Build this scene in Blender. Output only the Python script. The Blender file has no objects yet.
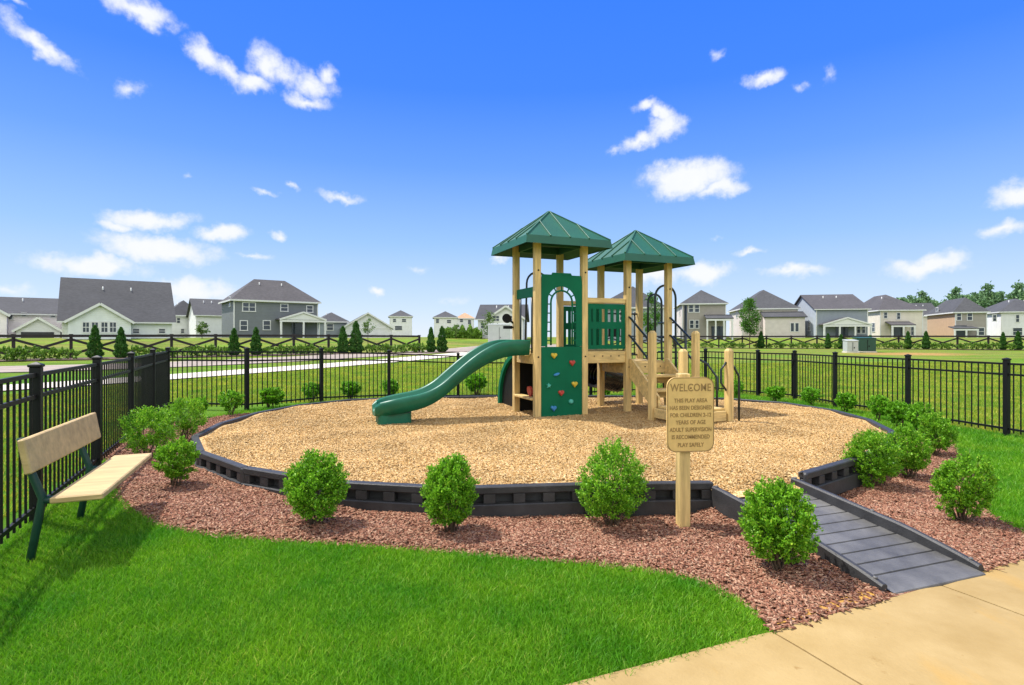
import bpy, bmesh, math, random
import numpy as np
from mathutils import Vector, Matrix, Euler
from mathutils.geometry import delaunay_2d_cdt

R = math.radians
SC = bpy.context.scene
COL = SC.collection
random.seed(7)
RNG = np.random.default_rng(11)

# ------------------------------------------------------------------ camera, sky, sun, exposure
CAMZ, FPX, HOR = 1.5, 550.0, 337.0
cam_d = bpy.data.cameras.new("camera")
cam = bpy.data.objects.new("camera", cam_d); COL.objects.link(cam)
cam.location = (0, 0, CAMZ); cam.rotation_euler = (R(90), 0, 0)
cam_d.sensor_width = 36.0; cam_d.lens = 36.0 * FPX / 1024.0
cam_d.shift_y = -(342.5 - HOR) / 1024.0
cam_d.clip_start = 0.05; cam_d.clip_end = 6000
SC.camera = cam

SUN_EL = 60.0
SUN_AZ = Vector((-0.9, 0.38)).normalized()          # the sun stands to the left, a little behind the playground
SUN_STRENGTH, SKY_STRENGTH, EXPOSURE = 3.25, 0.15, 0.95
world = bpy.data.worlds.new("World"); SC.world = world; world.use_nodes = True

def build_sky():
    nt = world.node_tree; N = nt.nodes; L = nt.links
    for n in list(N): N.remove(n)
    out = N.new('ShaderNodeOutputWorld'); bg = N.new('ShaderNodeBackground')
    bg.inputs['Strength'].default_value = SKY_STRENGTH
    L.new(bg.outputs[0], out.inputs['Surface'])
    sky = N.new('ShaderNodeTexSky'); sky.sky_type = 'NISHITA'; sky.sun_disc = False
    sky.sun_elevation = R(SUN_EL); sky.sun_rotation = math.atan2(SUN_AZ.x, SUN_AZ.y)
    sky.air_density = 1.0; sky.dust_density = 0.25; sky.ozone_density = 3.0
    def M(op, a, b=None, c=None):
        n = N.new('ShaderNodeMath'); n.operation = op
        for i, v in enumerate((a, b, c)):
            if v is None: continue
            if isinstance(v, (int, float)): n.inputs[i].default_value = v
            else: L.new(v, n.inputs[i])
        return n.outputs[0]
    tc = N.new('ShaderNodeTexCoord')
    sep = N.new('ShaderNodeSeparateXYZ'); L.new(tc.outputs['Generated'], sep.inputs[0])
    az = M('ARCTAN2', sep.outputs[0], sep.outputs[1])
    el = M('ARCSINE', sep.outputs[2])
    cmb = N.new('ShaderNodeCombineXYZ'); L.new(az, cmb.inputs[0]); L.new(el, cmb.inputs[1])
    # wispy distortion of the cloud outlines
    def distort(vec, scale, amp, detail):
        nz = N.new('ShaderNodeTexNoise'); nz.inputs['Scale'].default_value = scale
        nz.inputs['Detail'].default_value = detail; nz.inputs['Roughness'].default_value = 0.6
        L.new(cmb.outputs[0], nz.inputs['Vector'])
        s = N.new('ShaderNodeVectorMath'); s.operation = 'SUBTRACT'; s.inputs[1].default_value = (.5, .5, .5)
        L.new(nz.outputs['Color'], s.inputs[0])
        m = N.new('ShaderNodeVectorMath'); m.operation = 'SCALE'; m.inputs['Scale'].default_value = amp
        L.new(s.outputs[0], m.inputs[0])
        a = N.new('ShaderNodeVectorMath'); a.operation = 'ADD'; L.new(vec, a.inputs[0]); L.new(m.outputs[0], a.inputs[1])
        return a.outputs[0]
    v = distort(cmb.outputs[0], 14, 0.045, 4)
    v = distort(v, 34, 0.020, 4)
    def cloud_mask(clouds):
        acc = None
        # azimuth, elevation (degrees), half sizes (degrees), tilt, density
        for (a, e, ra, re, tilt, dens) in clouds:
            mp = N.new('ShaderNodeMapping'); mp.vector_type = 'TEXTURE'
            mp.inputs['Location'].default_value = (R(a), R(e), 0)
            mp.inputs['Rotation'].default_value = (0, 0, R(tilt))
            mp.inputs['Scale'].default_value = (R(ra), R(re), 1)
            L.new(v, mp.inputs[0])
            ln = N.new('ShaderNodeVectorMath'); ln.operation = 'LENGTH'; L.new(mp.outputs[0], ln.inputs[0])
            mr = N.new('ShaderNodeMapRange'); mr.interpolation_type = 'LINEAR'; mr.clamp = True
            mr.inputs[1].default_value = 1.5; mr.inputs[2].default_value = 0.0
            mr.inputs[3].default_value = 0.0; mr.inputs[4].default_value = dens
            L.new(ln.outputs['Value'], mr.inputs[0])
            acc = mr.outputs[0] if acc is None else M('MAXIMUM', acc, mr.outputs[0])
        d = M('ADD', acc, M('MULTIPLY', M('SUBTRACT', wisp.outputs[0], 0.5), 1.2))
        mr = N.new('ShaderNodeMapRange'); mr.interpolation_type = 'SMOOTHSTEP'
        mr.inputs[1].default_value = 0.12; mr.inputs[2].default_value = 0.90
        L.new(d, mr.inputs[0])
        gate = N.new('ShaderNodeMapRange'); gate.inputs[1].default_value = 0.02; gate.inputs[2].default_value = 0.25
        L.new(acc, gate.inputs[0])
        return M('MULTIPLY', mr.outputs[0], gate.outputs[0])
    wisp = N.new('ShaderNodeTexNoise'); wisp.inputs['Scale'].default_value = 26; wisp.inputs['Detail'].default_value = 7
    wisp.inputs['Roughness'].default_value = 0.66
    L.new(cmb.outputs[0], wisp.inputs['Vector'])
    dens = cloud_mask(CLOUDS); rear = cloud_mask(REAR_FILL_CLOUDS)
    # clear air: deep blue overhead paling to the horizon, tinted by the sky model's own variation round the sun
    mr = N.new('ShaderNodeMapRange'); mr.inputs[1].default_value = 0; mr.inputs[2].default_value = R(60); L.new(el, mr.inputs[0])
    cr = N.new('ShaderNodeValToRGB'); els = cr.color_ramp.elements; cr.color_ramp.interpolation = 'LINEAR'
    k = 1 / (SKY_STRENGTH * 2 ** EXPOSURE)
    stops = [(0, (.78, .87, 1.0)), (3.0, (.62, .78, 1.02)), (9.5, (.34, .58, 1.04)), (17, (.145, .37, 1.05)), (24, (.055, .25, 1.05)), (32, (.038, .22, 1.04)), (45, (.03, .17, .85)), (60, (.03, .15, .75))]
    els[0].position = 0.0; els[1].position = 1.0
    for e_, c_ in stops[1:-1]: els.new(e_ / 60)
    for i, (e_, c_) in enumerate(stops): els[i].color = (c_[0] / 1.1, c_[1] / 1.1, c_[2] / 1.1, 1)
    L.new(mr.outputs[0], cr.inputs[0])
    hs = N.new('ShaderNodeMixRGB'); hs.inputs[0].default_value = .96
    L.new(sky.outputs[0], hs.inputs[1])
    sc = N.new('ShaderNodeVectorMath'); sc.operation = 'SCALE'; sc.inputs['Scale'].default_value = 1.1 * k
    L.new(cr.outputs[0], sc.inputs[0]); L.new(sc.outputs[0], hs.inputs[2])
    m1 = N.new('ShaderNodeMixRGB'); L.new(rear, m1.inputs[0]); L.new(hs.outputs[0], m1.inputs[1]); m1.inputs[2].default_value = (1.9 * k, 1.9 * k, 1.88 * k, 1)  # added rear banks, brighter than the front clouds to fill front faces
    # front clouds: a little greyer where they are thick underneath
    mx = N.new('ShaderNodeMixRGB'); L.new(dens, mx.inputs[0]); L.new(m1.outputs[0], mx.inputs[1])
    sh = N.new('ShaderNodeMixRGB'); L.new(wisp.outputs[0], sh.inputs[0]); sh.inputs[1].default_value = (1.02 * k, 1.03 * k, 1.05 * k, 1); sh.inputs[2].default_value = (.90 * k, .94 * k, 1.0 * k, 1)
    L.new(sh.outputs[0], mx.inputs[2])
    L.new(mx.outputs[0], bg.inputs['Color'])

def _ae(px, py):
    x, z = (px - 512) / FPX, (HOR - py) / FPX
    return math.degrees(math.atan2(x, 1)), math.degrees(math.atan2(z, math.hypot(x, 1)))
CLOUDS = []
for (px, py, rx, ry, tilt, dens) in [
    (143, 8, 40, 13, -8, 1.0), (40, 43, 42, 10, -26, .95), (12, 2, 22, 6, -12, .7),
    (204, 55, 22, 13, -35, 1.0), (225, 72, 24, 11, -40, 1.0), (248, 84, 26, 10, -10, 1.0), (266, 66, 20, 20, 20, 1.0), (290, 78, 26, 14, -10, .85), (310, 84, 24, 14, 0, .85), (326, 74, 11, 13, 0, .9), (306, 101, 26, 9, 0, .9),
    (133, 84, 18, 13, 35, .7),
    (150, 221, 48, 10, 8, 1.0), (120, 228, 22, 6, 0, .9), (160, 250, 58, 14, -4, 1.2), (95, 266, 56, 11, -2, 1.1), (220, 234, 30, 9, 4, 1.05), (278, 236, 9, 5, 0, .85),
    (262, 191, 18, 4, 4, .65), (290, 182, 9, 4, -15, .65), (346, 196, 22, 6, -12, .8), (252, 258, 18, 4, -4, .65), (377, 288, 9, 6, -10, .95),
    (190, 293, 50, 12, 0, 1.05), (186, 176, 7, 4, 0, .4), (10, 290, 30, 8, 0, .6),
    (645, 103, 16, 7, 15, .9), (662, 112, 16, 11, -30, 1.0), (668, 126, 18, 12, 0, 1.0), (645, 140, 24, 9, 15, .95), (616, 146, 14, 5, 10, .5),
    (688, 178, 42, 19, 0, 1.3), (716, 190, 28, 9, 0, 1.0), (668, 182, 20, 12, 0, 1.0), (762, 79, 19, 8, 0, .9), (800, 88, 12, 4, 0, .5), (826, 76, 9, 8, 60, .45),
    (750, 248, 14, 4, 0, .85), (791, 270, 34, 7, 0, .85), (704, 272, 30, 12, 0, 1.2), (655, 276, 32, 10, 0, 1.0),
    (928, 265, 47, 10, 2, 1.05), (1004, 232, 27, 8, 4, .85), (1016, 194, 34, 15, 6, 1.0), (499, 259, 11, 5, 0, .75), (718, 53, 7, 6, 0, .5),
    (422, 272, 16, 5, 0, .4), (714, 238, 8, 4, 0, .45), (450, 300, 30, 5, 0, .35), (570, 292, 30, 6, 0, .5)]:
    a, e = _ae(px, py)
    a1, e1 = _ae(px + rx, py); a0, _ = _ae(px - rx, py); _, e2 = _ae(px, py - ry); _, e3 = _ae(px, py + ry)
    CLOUDS.append((a, e, max(.4, (a1 - a0) / 2), max(.3, (e2 - e3) / 2), tilt, dens))
# unseen cloud banks added behind the camera and overhead, brightened as fill light
REAR_FILL_CLOUDS = [(150, 34, 52, 30, 5, 1.25), (-150, 32, 52, 30, -5, 1.25), (110, 32, 26, 16, 0, 1.0), (-112, 55, 24, 12, 0, .9), (60, 74, 70, 16, 0, 1.0), (-60, 72, 70, 15, 0, 1.0), (180, 70, 80, 16, 0, 1.1)]
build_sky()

sun_d = bpy.data.lights.new("sun", 'SUN'); sun_d.energy = SUN_STRENGTH; sun_d.angle = R(0.53); sun_d.color = (1.0, 0.955, 0.88)
sun = bpy.data.objects.new("sun", sun_d); COL.objects.link(sun)
ce, se = math.cos(R(SUN_EL)), math.sin(R(SUN_EL))
sun.rotation_euler = Vector((-SUN_AZ.x * ce, -SUN_AZ.y * ce, -se)).to_track_quat('-Z', 'Y').to_euler()
sun.location = (-20, 12, 30)

vs = SC.view_settings
vs.view_transform = 'Standard'; vs.look = 'None'; vs.gamma = 1.0; vs.exposure = EXPOSURE; vs.use_curve_mapping = False
try:
    SC.cycles.max_bounces = 6; SC.cycles.transparent_max_bounces = 6
except Exception: pass

# ------------------------------------------------------------------ helpers: tags, meshes
def tag(o, label=None, cat=None, group=None, kind=None):
    if label: o['label'] = label
    if cat: o['category'] = cat
    if group: o['group'] = group
    if kind: o['kind'] = kind
    return o

def thing(name, label, cat, loc=(0, 0, 0), rz=0.0, group=None):
    o = bpy.data.objects.new(name, None); COL.objects.link(o)
    o.empty_display_size = 0.2
    o.location = loc; o.rotation_euler = (0, 0, rz)
    return tag(o, label, cat, group)

def copy_tree(o, parent=None):
    c = o.copy(); COL.objects.link(c)
    if parent is not None: c.parent = parent
    for ch in KIDS.get(o.name, []):
        copy_tree_child(ch, c)
    return c
def copy_tree_child(o, parent):
    c = o.copy(); COL.objects.link(c); c.parent = parent
    KIDS.setdefault(parent.name, []).append(c)
    for ch in KIDS.get(o.name, []): copy_tree_child(ch, c)
KIDS = {}

class MB:
    """collects shapes for ONE mesh"""
    def __init__(self): self.v = []; self.f = []; self.sm = []
    def add(self, vs, fs, smooth=False):
        b = len(self.v); self.v += [tuple(p) for p in vs]
        for f in fs: self.f.append([b + i for i in f]); self.sm.append(smooth)
        return self
    def box(self, c, s, rz=0.0, ch=0.0, M=None):
        """box of size s centred at c, with chamfered vertical+horizontal edges when ch > 0"""
        x, y, z = s[0] / 2, s[1] / 2, s[2] / 2
        if ch <= 0:
            vs = [(-x, -y, -z), (x, -y, -z), (x, y, -z), (-x, y, -z), (-x, -y, z), (x, -y, z), (x, y, z), (-x, y, z)]
            fs = [(0, 3, 2, 1), (4, 5, 6, 7), (0, 1, 5, 4), (1, 2, 6, 5), (2, 3, 7, 6), (3, 0, 4, 7)]
        else:
            bm = bmesh.new(); bmesh.ops.create_cube(bm, size=1)
            for w in bm.verts: w.co = Vector((w.co.x * s[0], w.co.y * s[1], w.co.z * s[2]))
            bmesh.ops.bevel(bm, geom=bm.edges[:], offset=ch, segments=2 if ch > .008 else 1, affect='EDGES', profile=.5)
            bm.verts.index_update()
            vs = [w.co.copy() for w in bm.verts]; fs = [[w.index for w in f.verts] for f in bm.faces]; bm.free()
        m = M if M is not None else Matrix.Translation(c) @ Matrix.Rotation(rz, 4, 'Z')
        return self.add([m @ Vector(p) for p in vs], fs)
    def bar(self, a, b, w, h, ch=0.0, up=(0, 0, 1)):
        """box beam from a to b, width w, height h"""
        a, b = Vector(a), Vector(b); d = (b - a); L = d.length; d.normalize()
        u = Vector(up)
        if abs(d.dot(u)) > .98: u = Vector((1, 0, 0))
        s = d.cross(u).normalized(); u = s.cross(d).normalized()
        m = Matrix((( s.x, d.x, u.x, 0), (s.y, d.y, u.y, 0), (s.z, d.z, u.z, 0), (0, 0, 0, 1)))
        m = Matrix.Translation((a + b) / 2) @ m
        return self.box((0, 0, 0), (w, L, h), ch=ch, M=m)
    def tube(self, pts, r, n=8, cap=True, closed=False):
        pts = [Vector(p) for p in pts]; rs = r if isinstance(r, (list, tuple)) else [r] * len(pts)
        vs = []; fs = []; up = None; m = len(pts)
        for i, p in enumerate(pts):
            if closed: t = pts[(i + 1) % m] - pts[i - 1]
            else: t = pts[min(i + 1, m - 1)] - pts[max(i - 1, 0)]
            t.normalize()
            if up is None:
                up = Vector((0, 0, 1)) if abs(t.z) < .9 else Vector((1, 0, 0))
            s = t.cross(up)
            if s.length < 1e-4: s = t.cross(Vector((0, 1, 0)))
            s.normalize(); up = s.cross(t).normalized()
            for k in range(n):
                a = 2 * math.pi * k / n
                vs.append(p + (s * math.cos(a) + up * math.sin(a)) * rs[i])
        for i in range(m if closed else m - 1):
            j = (i + 1) % m
            for k in range(n):
                k2 = (k + 1) % n
                fs.append((i * n + k, i * n + k2, j * n + k2, j * n + k))
        if cap and not closed:
            fs.append(tuple(range(n))[::-1]); fs.append(tuple((m - 1) * n + k for k in range(n)))
        return self.add(vs, fs, True)
    def prism(self, poly, a, b, M=None):
        """2-d polygon extruded from a to b along local z; M places it"""
        n = len(poly); vs = [Vector((p[0], p[1], a)) for p in poly] + [Vector((p[0], p[1], b)) for p in poly]
        fs = [tuple(range(n))[::-1], tuple(range(n, 2 * n))]
        fs += [(i, (i + 1) % n, n + (i + 1) % n, n + i) for i in range(n)]
        if M is not None: vs = [M @ p for p in vs]
        return self.add(vs, fs)
    def quadstrip(self, rows, smooth=True, close=False):
        n = len(rows[0]); vs = [p for r in rows for p in r]; fs = []
        for i in range(len(rows) - 1):
            for k in range(n if close else n - 1):
                k2 = (k + 1) % n
                fs.append((i * n + k, i * n + k2, (i + 1) * n + k2, (i + 1) * n + k))
        return self.add(vs, fs, smooth)
    def build(self, name, mat, parent=None, label=None):
        me = bpy.data.meshes.new(name)
        me.from_pydata(self.v, [], self.f)
        me.polygons.foreach_set('use_smooth', self.sm)
        me.update()
        if mat: me.materials.append(mat)
        return link(name, me, parent, label)

def link(name, me, parent=None, label=None):
    o = bpy.data.objects.new(name, me); COL.objects.link(o)
    if parent is not None:
        o.parent = parent; KIDS.setdefault(parent.name, []).append(o)
    if label: o['label'] = label
    return o

def fix_normals(o):
    bm = bmesh.new(); bm.from_mesh(o.data); bmesh.ops.recalc_face_normals(bm, faces=bm.faces[:]); bm.to_mesh(o.data); bm.free(); return o

def np_mesh(name, verts, k, mat, smooth=False):
    """mesh from an (n,k,3) array of loose k-gons"""
    n = len(verts); me = bpy.data.meshes.new(name)
    me.vertices.add(n * k); me.vertices.foreach_set('co', verts.reshape(-1).astype(np.float32))
    me.loops.add(n * k); me.loops.foreach_set('vertex_index', np.arange(n * k, dtype=np.int32))
    me.polygons.add(n); me.polygons.foreach_set('loop_start', np.arange(0, n * k, k, dtype=np.int32))
    me.update(calc_edges=True); me.validate()
    if mat: me.materials.append(mat)
    return me

def np_mesh_idx(name, verts, faces, mat):
    """verts (n,3), faces (m,4)"""
    me = bpy.data.meshes.new(name); m, k = faces.shape
    me.vertices.add(len(verts)); me.vertices.foreach_set('co', verts.reshape(-1).astype(np.float32))
    me.loops.add(m * k); me.loops.foreach_set('vertex_index', faces.reshape(-1).astype(np.int32))
    me.polygons.add(m); me.polygons.foreach_set('loop_start', np.arange(0, m * k, k, dtype=np.int32))
    me.update(calc_edges=True); me.validate()
    if mat: me.materials.append(mat)
    return me

# ------------------------------------------------------------------ helpers: materials
def mat(name, col, rough=.7, var=.15, scale=8.0, bump=0.0, bscale=None, stretch=(1, 1, 1), metal=0.0, spec=.5, coords='Object', detail=4, col2=None, island=0.0, coat=0.0, blotch=0.0):
    m = bpy.data.materials.new(name); m.use_nodes = True
    nt = m.node_tree; N = nt.nodes; L = nt.links
    bs = N['Principled BSDF']; bs.inputs['Roughness'].default_value = rough; bs.inputs['Metallic'].default_value = metal
    bs.inputs['Specular IOR Level'].default_value = spec
    if coat: bs.inputs['Coat Weight'].default_value = coat; bs.inputs['Coat Roughness'].default_value = .15
    if coords == 'Position':
        g = N.new('ShaderNodeNewGeometry'); vec = g.outputs['Position']
    else:
        t = N.new('ShaderNodeTexCoord'); vec = t.outputs[coords]
    mp = N.new('ShaderNodeMapping'); mp.inputs['Scale'].default_value = stretch; L.new(vec, mp.inputs[0])
    nz = N.new('ShaderNodeTexNoise'); nz.inputs['Scale'].default_value = scale; nz.inputs['Detail'].default_value = detail; nz.inputs['Roughness'].default_value = .6
    L.new(mp.outputs[0], nz.inputs['Vector'])
    cr = N.new('ShaderNodeValToRGB'); c = Vector(col)
    c2 = Vector(col2) if col2 else None
    lo = c * (1 - var); hi = c * (1 + var) if c2 is None else c2
    cr.color_ramp.elements[0].color = (*lo, 1); cr.color_ramp.elements[0].position = .32
    cr.color_ramp.elements[1].color = (*hi, 1); cr.color_ramp.elements[1].position = .68
    L.new(nz.outputs[0], cr.inputs[0]); out = cr.outputs[0]
    if island:
        g = N.new('ShaderNodeNewGeometry')
        mr = N.new('ShaderNodeMapRange'); mr.inputs[3].default_value = 1 - island; mr.inputs[4].default_value = 1 + island
        L.new(g.outputs['Random Per Island'], mr.inputs[0])
        mm = N.new('ShaderNodeVectorMath'); mm.operation = 'SCALE'; L.new(out, mm.inputs[0]); L.new(mr.outputs[0], mm.inputs['Scale']); out = mm.outputs[0]
    if blotch:
        n2 = N.new('ShaderNodeTexNoise'); n2.inputs['Scale'].default_value = scale * .13; n2.inputs['Detail'].default_value = 3
        L.new(vec, n2.inputs['Vector'])
        mr = N.new('ShaderNodeMapRange'); mr.inputs[1].default_value = .3; mr.inputs[2].default_value = .7
        mr.inputs[3].default_value = 1 - blotch; mr.inputs[4].default_value = 1 + blotch; L.new(n2.outputs[0], mr.inputs[0])
        mm = N.new('ShaderNodeVectorMath'); mm.operation = 'SCALE'; L.new(out, mm.inputs[0]); L.new(mr.outputs[0], mm.inputs['Scale']); out = mm.outputs[0]
    L.new(out, bs.inputs['Base Color'])
    if bump:
        nb = N.new('ShaderNodeTexNoise'); nb.inputs['Scale'].default_value = bscale or scale * 4; nb.inputs['Detail'].default_value = 4
        L.new(mp.outputs[0], nb.inputs['Vector'])
        b = N.new('ShaderNodeBump'); b.inputs['Strength'].default_value = bump; b.inputs['Distance'].default_value = .02
        L.new(nb.outputs[0], b.inputs['Height']); L.new(b.outputs[0], bs.inputs['Normal'])
    return m

def leaf_mat(name, dark, light, trans=.35, rough=.5, tip=None):
    m = bpy.data.materials.new(name); m.use_nodes = True
    nt = m.node_tree; N = nt.nodes; L = nt.links
    bs = N['Principled BSDF']; out = N['Material Output']
    bs.inputs['Roughness'].default_value = rough; bs.inputs['Specular IOR Level'].default_value = .3
    g = N.new('ShaderNodeNewGeometry'); cr = N.new('ShaderNodeValToRGB')
    cr.color_ramp.elements[0].color = (*dark, 1); cr.color_ramp.elements[1].color = (*light, 1)
    if tip:
        e = cr.color_ramp.elements.new(.9); e.color = (*light, 1); cr.color_ramp.elements[-1].color = (*tip, 1)
    L.new(g.outputs['Random Per Island'], cr.inputs[0])
    L.new(cr.outputs[0], bs.inputs['Base Color'])
    tr = N.new('ShaderNodeBsdfTranslucent'); L.new(cr.outputs[0], tr.inputs[0])
    mx = N.new('ShaderNodeMixShader'); mx.inputs[0].default_value = trans
    L.new(bs.outputs[0], mx.inputs[1]); L.new(tr.outputs[0], mx.inputs[2]); L.new(mx.outputs[0], out.inputs['Surface'])
    return m

def siding_mat(name, col, pitch=.2, var=.06):
    """horizontal lap siding"""
    m = mat(name, col, rough=.75, var=var, scale=1.5, spec=.2)
    nt = m.node_tree; N = nt.nodes; L = nt.links; bs = N['Principled BSDF']
    t = N.new('ShaderNodeTexCoord'); s = N.new('ShaderNodeSeparateXYZ'); L.new(t.outputs['Object'], s.inputs[0])
    a = N.new('ShaderNodeMath'); a.operation = 'DIVIDE'; a.inputs[1].default_value = pitch; L.new(s.outputs[2], a.inputs[0])
    f = N.new('ShaderNodeMath'); f.operation = 'FRACT'; L.new(a.outputs[0], f.inputs[0])
    b = N.new('ShaderNodeBump'); b.inputs['Strength'].default_value = .6; b.inputs['Distance'].default_value = .03; b.invert = True
    L.new(f.outputs[0], b.inputs['Height']); L.new(b.outputs[0], bs.inputs['Normal'])
    return m

M_ = {}
M_['wood'] = mat('pine_lumber', (.58, .41, .16), .62, .28, 6, .25, 18, (3, 3, .35), blotch=.12)
M_['wood_h'] = mat('pine_boards', (.58, .41, .16), .62, .26, 6, .25, 18, (.5, 3, 3), blotch=.12)
M_['bench_wood'] = mat('bench_boards', (.51, .36, .155), .6, .20, 5, .2, 16, (3, .4, 3), blotch=.1)
M_['green'] = mat('green_plastic', (.003, .112, .052), .5, .10, 3, .04, 60, spec=.12, blotch=.08)
M_['slide'] = mat('slide_plastic', (.004, .112, .062), .38, .14, 5, .04, 40, spec=.38, blotch=.12)
M_['roof_green'] = mat('green_roof_metal', (.007, .090, .052), .55, .10, 2, .03, 20, spec=.5)
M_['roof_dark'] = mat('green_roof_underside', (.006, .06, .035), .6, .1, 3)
M_['black'] = mat('black_powder_coat', (.006, .0065, .0065), .5, .2, 10, .05, 60, spec=.25)
M_['navy'] = mat('dark_painted_steel', (.012, .022, .024), .35, .2, 10, spec=.5)
M_['bench_green'] = mat('dark_green_steel', (.008, .045, .032), .4, .2, 8, spec=.5)
M_['border'] = mat('black_recycled_plastic', (.038, .038, .039), .5, .25, 7, .2, 90, spec=.35, blotch=.15)
M_['ramp'] = mat('grey_recycled_plastic', (.115, .112, .106), .5, .3, 5, .2, 80, blotch=.25)
for nm, c in dict(red=(.42, .045, .03), yellow=(.55, .40, .03), blue=(.03, .19, .42), teal=(.06, .36, .28)).items():
    M_[nm] = mat(nm + '_hold', c, .5, .1, 10)
M_['tube'] = mat('black_ribbed_plastic', (.014, .014, .015), .22, .2, 10, spec=.7)
M_['sign'] = mat('routed_sign_plastic', (.64, .42, .145), .6, .08, 14, .06, 60)
M_['sign_edge'] = mat('sign_core', (.28, .17, .055), .6, .1, 14)
M_['white_trim'] = mat('white_trim', (.66, .66, .64), .6, .04, 3)
M_['glass'] = mat('window_glass', (.035, .045, .06), .12, .3, .6, spec=.6)
M_['roof_grey'] = mat('asphalt_shingles', (.060, .061, .066), .9, .22, 3, .5, 9, (1, 1, 3), blotch=.12)
M_['roof_dk'] = mat('dark_shingles', (.048, .049, .054), .9, .22, 3, .5, 9, (1, 1, 3), blotch=.12)
M_['roof_brown'] = mat('brown_shingles', (.068, .063, .066), .9, .22, 3, .5, 9, (1, 1, 3), blotch=.12)
M_['roof_tan'] = mat('tan_shingles', (.42, .27, .16), .9, .2, 3)
M_['rail'] = mat('dark_stained_boards', (.018, .012, .010), .7, .3, 4)
M_['leaf'] = leaf_mat('boxwood_leaf', (.06, .20, .006), (.28, .60, .03), .40, .45, (.46, .62, .06))
M_['leaf_b'] = leaf_mat('holly_leaf', (.06, .21, .006), (.26, .60, .03), .38, .45)
M_['leaf_far'] = leaf_mat('low_shrub_leaf', (.05, .13, .010), (.20, .36, .04), .3)
M_['leaf_arb'] = leaf_mat('arborvitae_leaf', (.022, .085, .012), (.075, .21, .028), .25)
M_['leaf_tree'] = leaf_mat('maple_leaf', (.035, .12, .015), (.14, .32, .04), .35)
M_['leaf_hazy'] = leaf_mat('hazy_pine_leaf', (.09, .19, .09), (.22, .36, .16), .25)  # paler than the near leaves: distance haze put into the colour
M_['leaf_pale'] = leaf_mat('young_leaf', (.06, .12, .02), (.16, .27, .06), .35)
M_['bark'] = mat('bark', (.11, .075, .045), .9, .3, 20, .4)

# ------------------------------------------------------------------ terrain
def ss(a, b, x):
    t = np.clip((np.asarray(x, float) - a) / (b - a), 0, 1); return t * t * (3 - 2 * t)
def G(x, y):
    """ground height"""
    x = np.asarray(x, float); y = np.asarray(y, float)
    d = np.sqrt(x * x + y * y)
    near = .045 - .135 * ss(-4.2, 2.6, x) - .032 * ss(1.24, 1.06, np.hypot((x - .6) / 5.15, (y - 8.5) / 3.85))
    dip = -.17 * np.exp(-((x + 1.2) / 3.6) ** 2 - ((y - 14.6) / 2.6) ** 2)
    d0 = 46 + 25 * ss(-12, 22, x)
    far = .22 * ss(20, 42, d) + .15 * ss(48, 66, d) * ss(-5, 15, x) + 1.12 * ss(0, 30, d - d0)
    wob = .05 * np.sin(x * .13 + 1) * np.sin(y * .11) * ss(18, 30, d)
    return near + dip + far + wob
def g1(x, y): return float(G(x, y))
def ground_px(px, py, zoff=0.0):
    """the point of the ground seen at a pixel of the photograph, for reading layouts off it"""
    r = (px - 512) / FPX; s = (py - HOR) / FPX; Y = 5.0
    lo, hi = 1.5, 400.0
    for _ in range(60):
        mid = (lo + hi) / 2
        if CAMZ - s * mid > g1(r * mid, mid) + zoff: lo = mid
        else: hi = mid
    return Vector((r * lo, lo, g1(r * lo, lo) + zoff))

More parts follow.
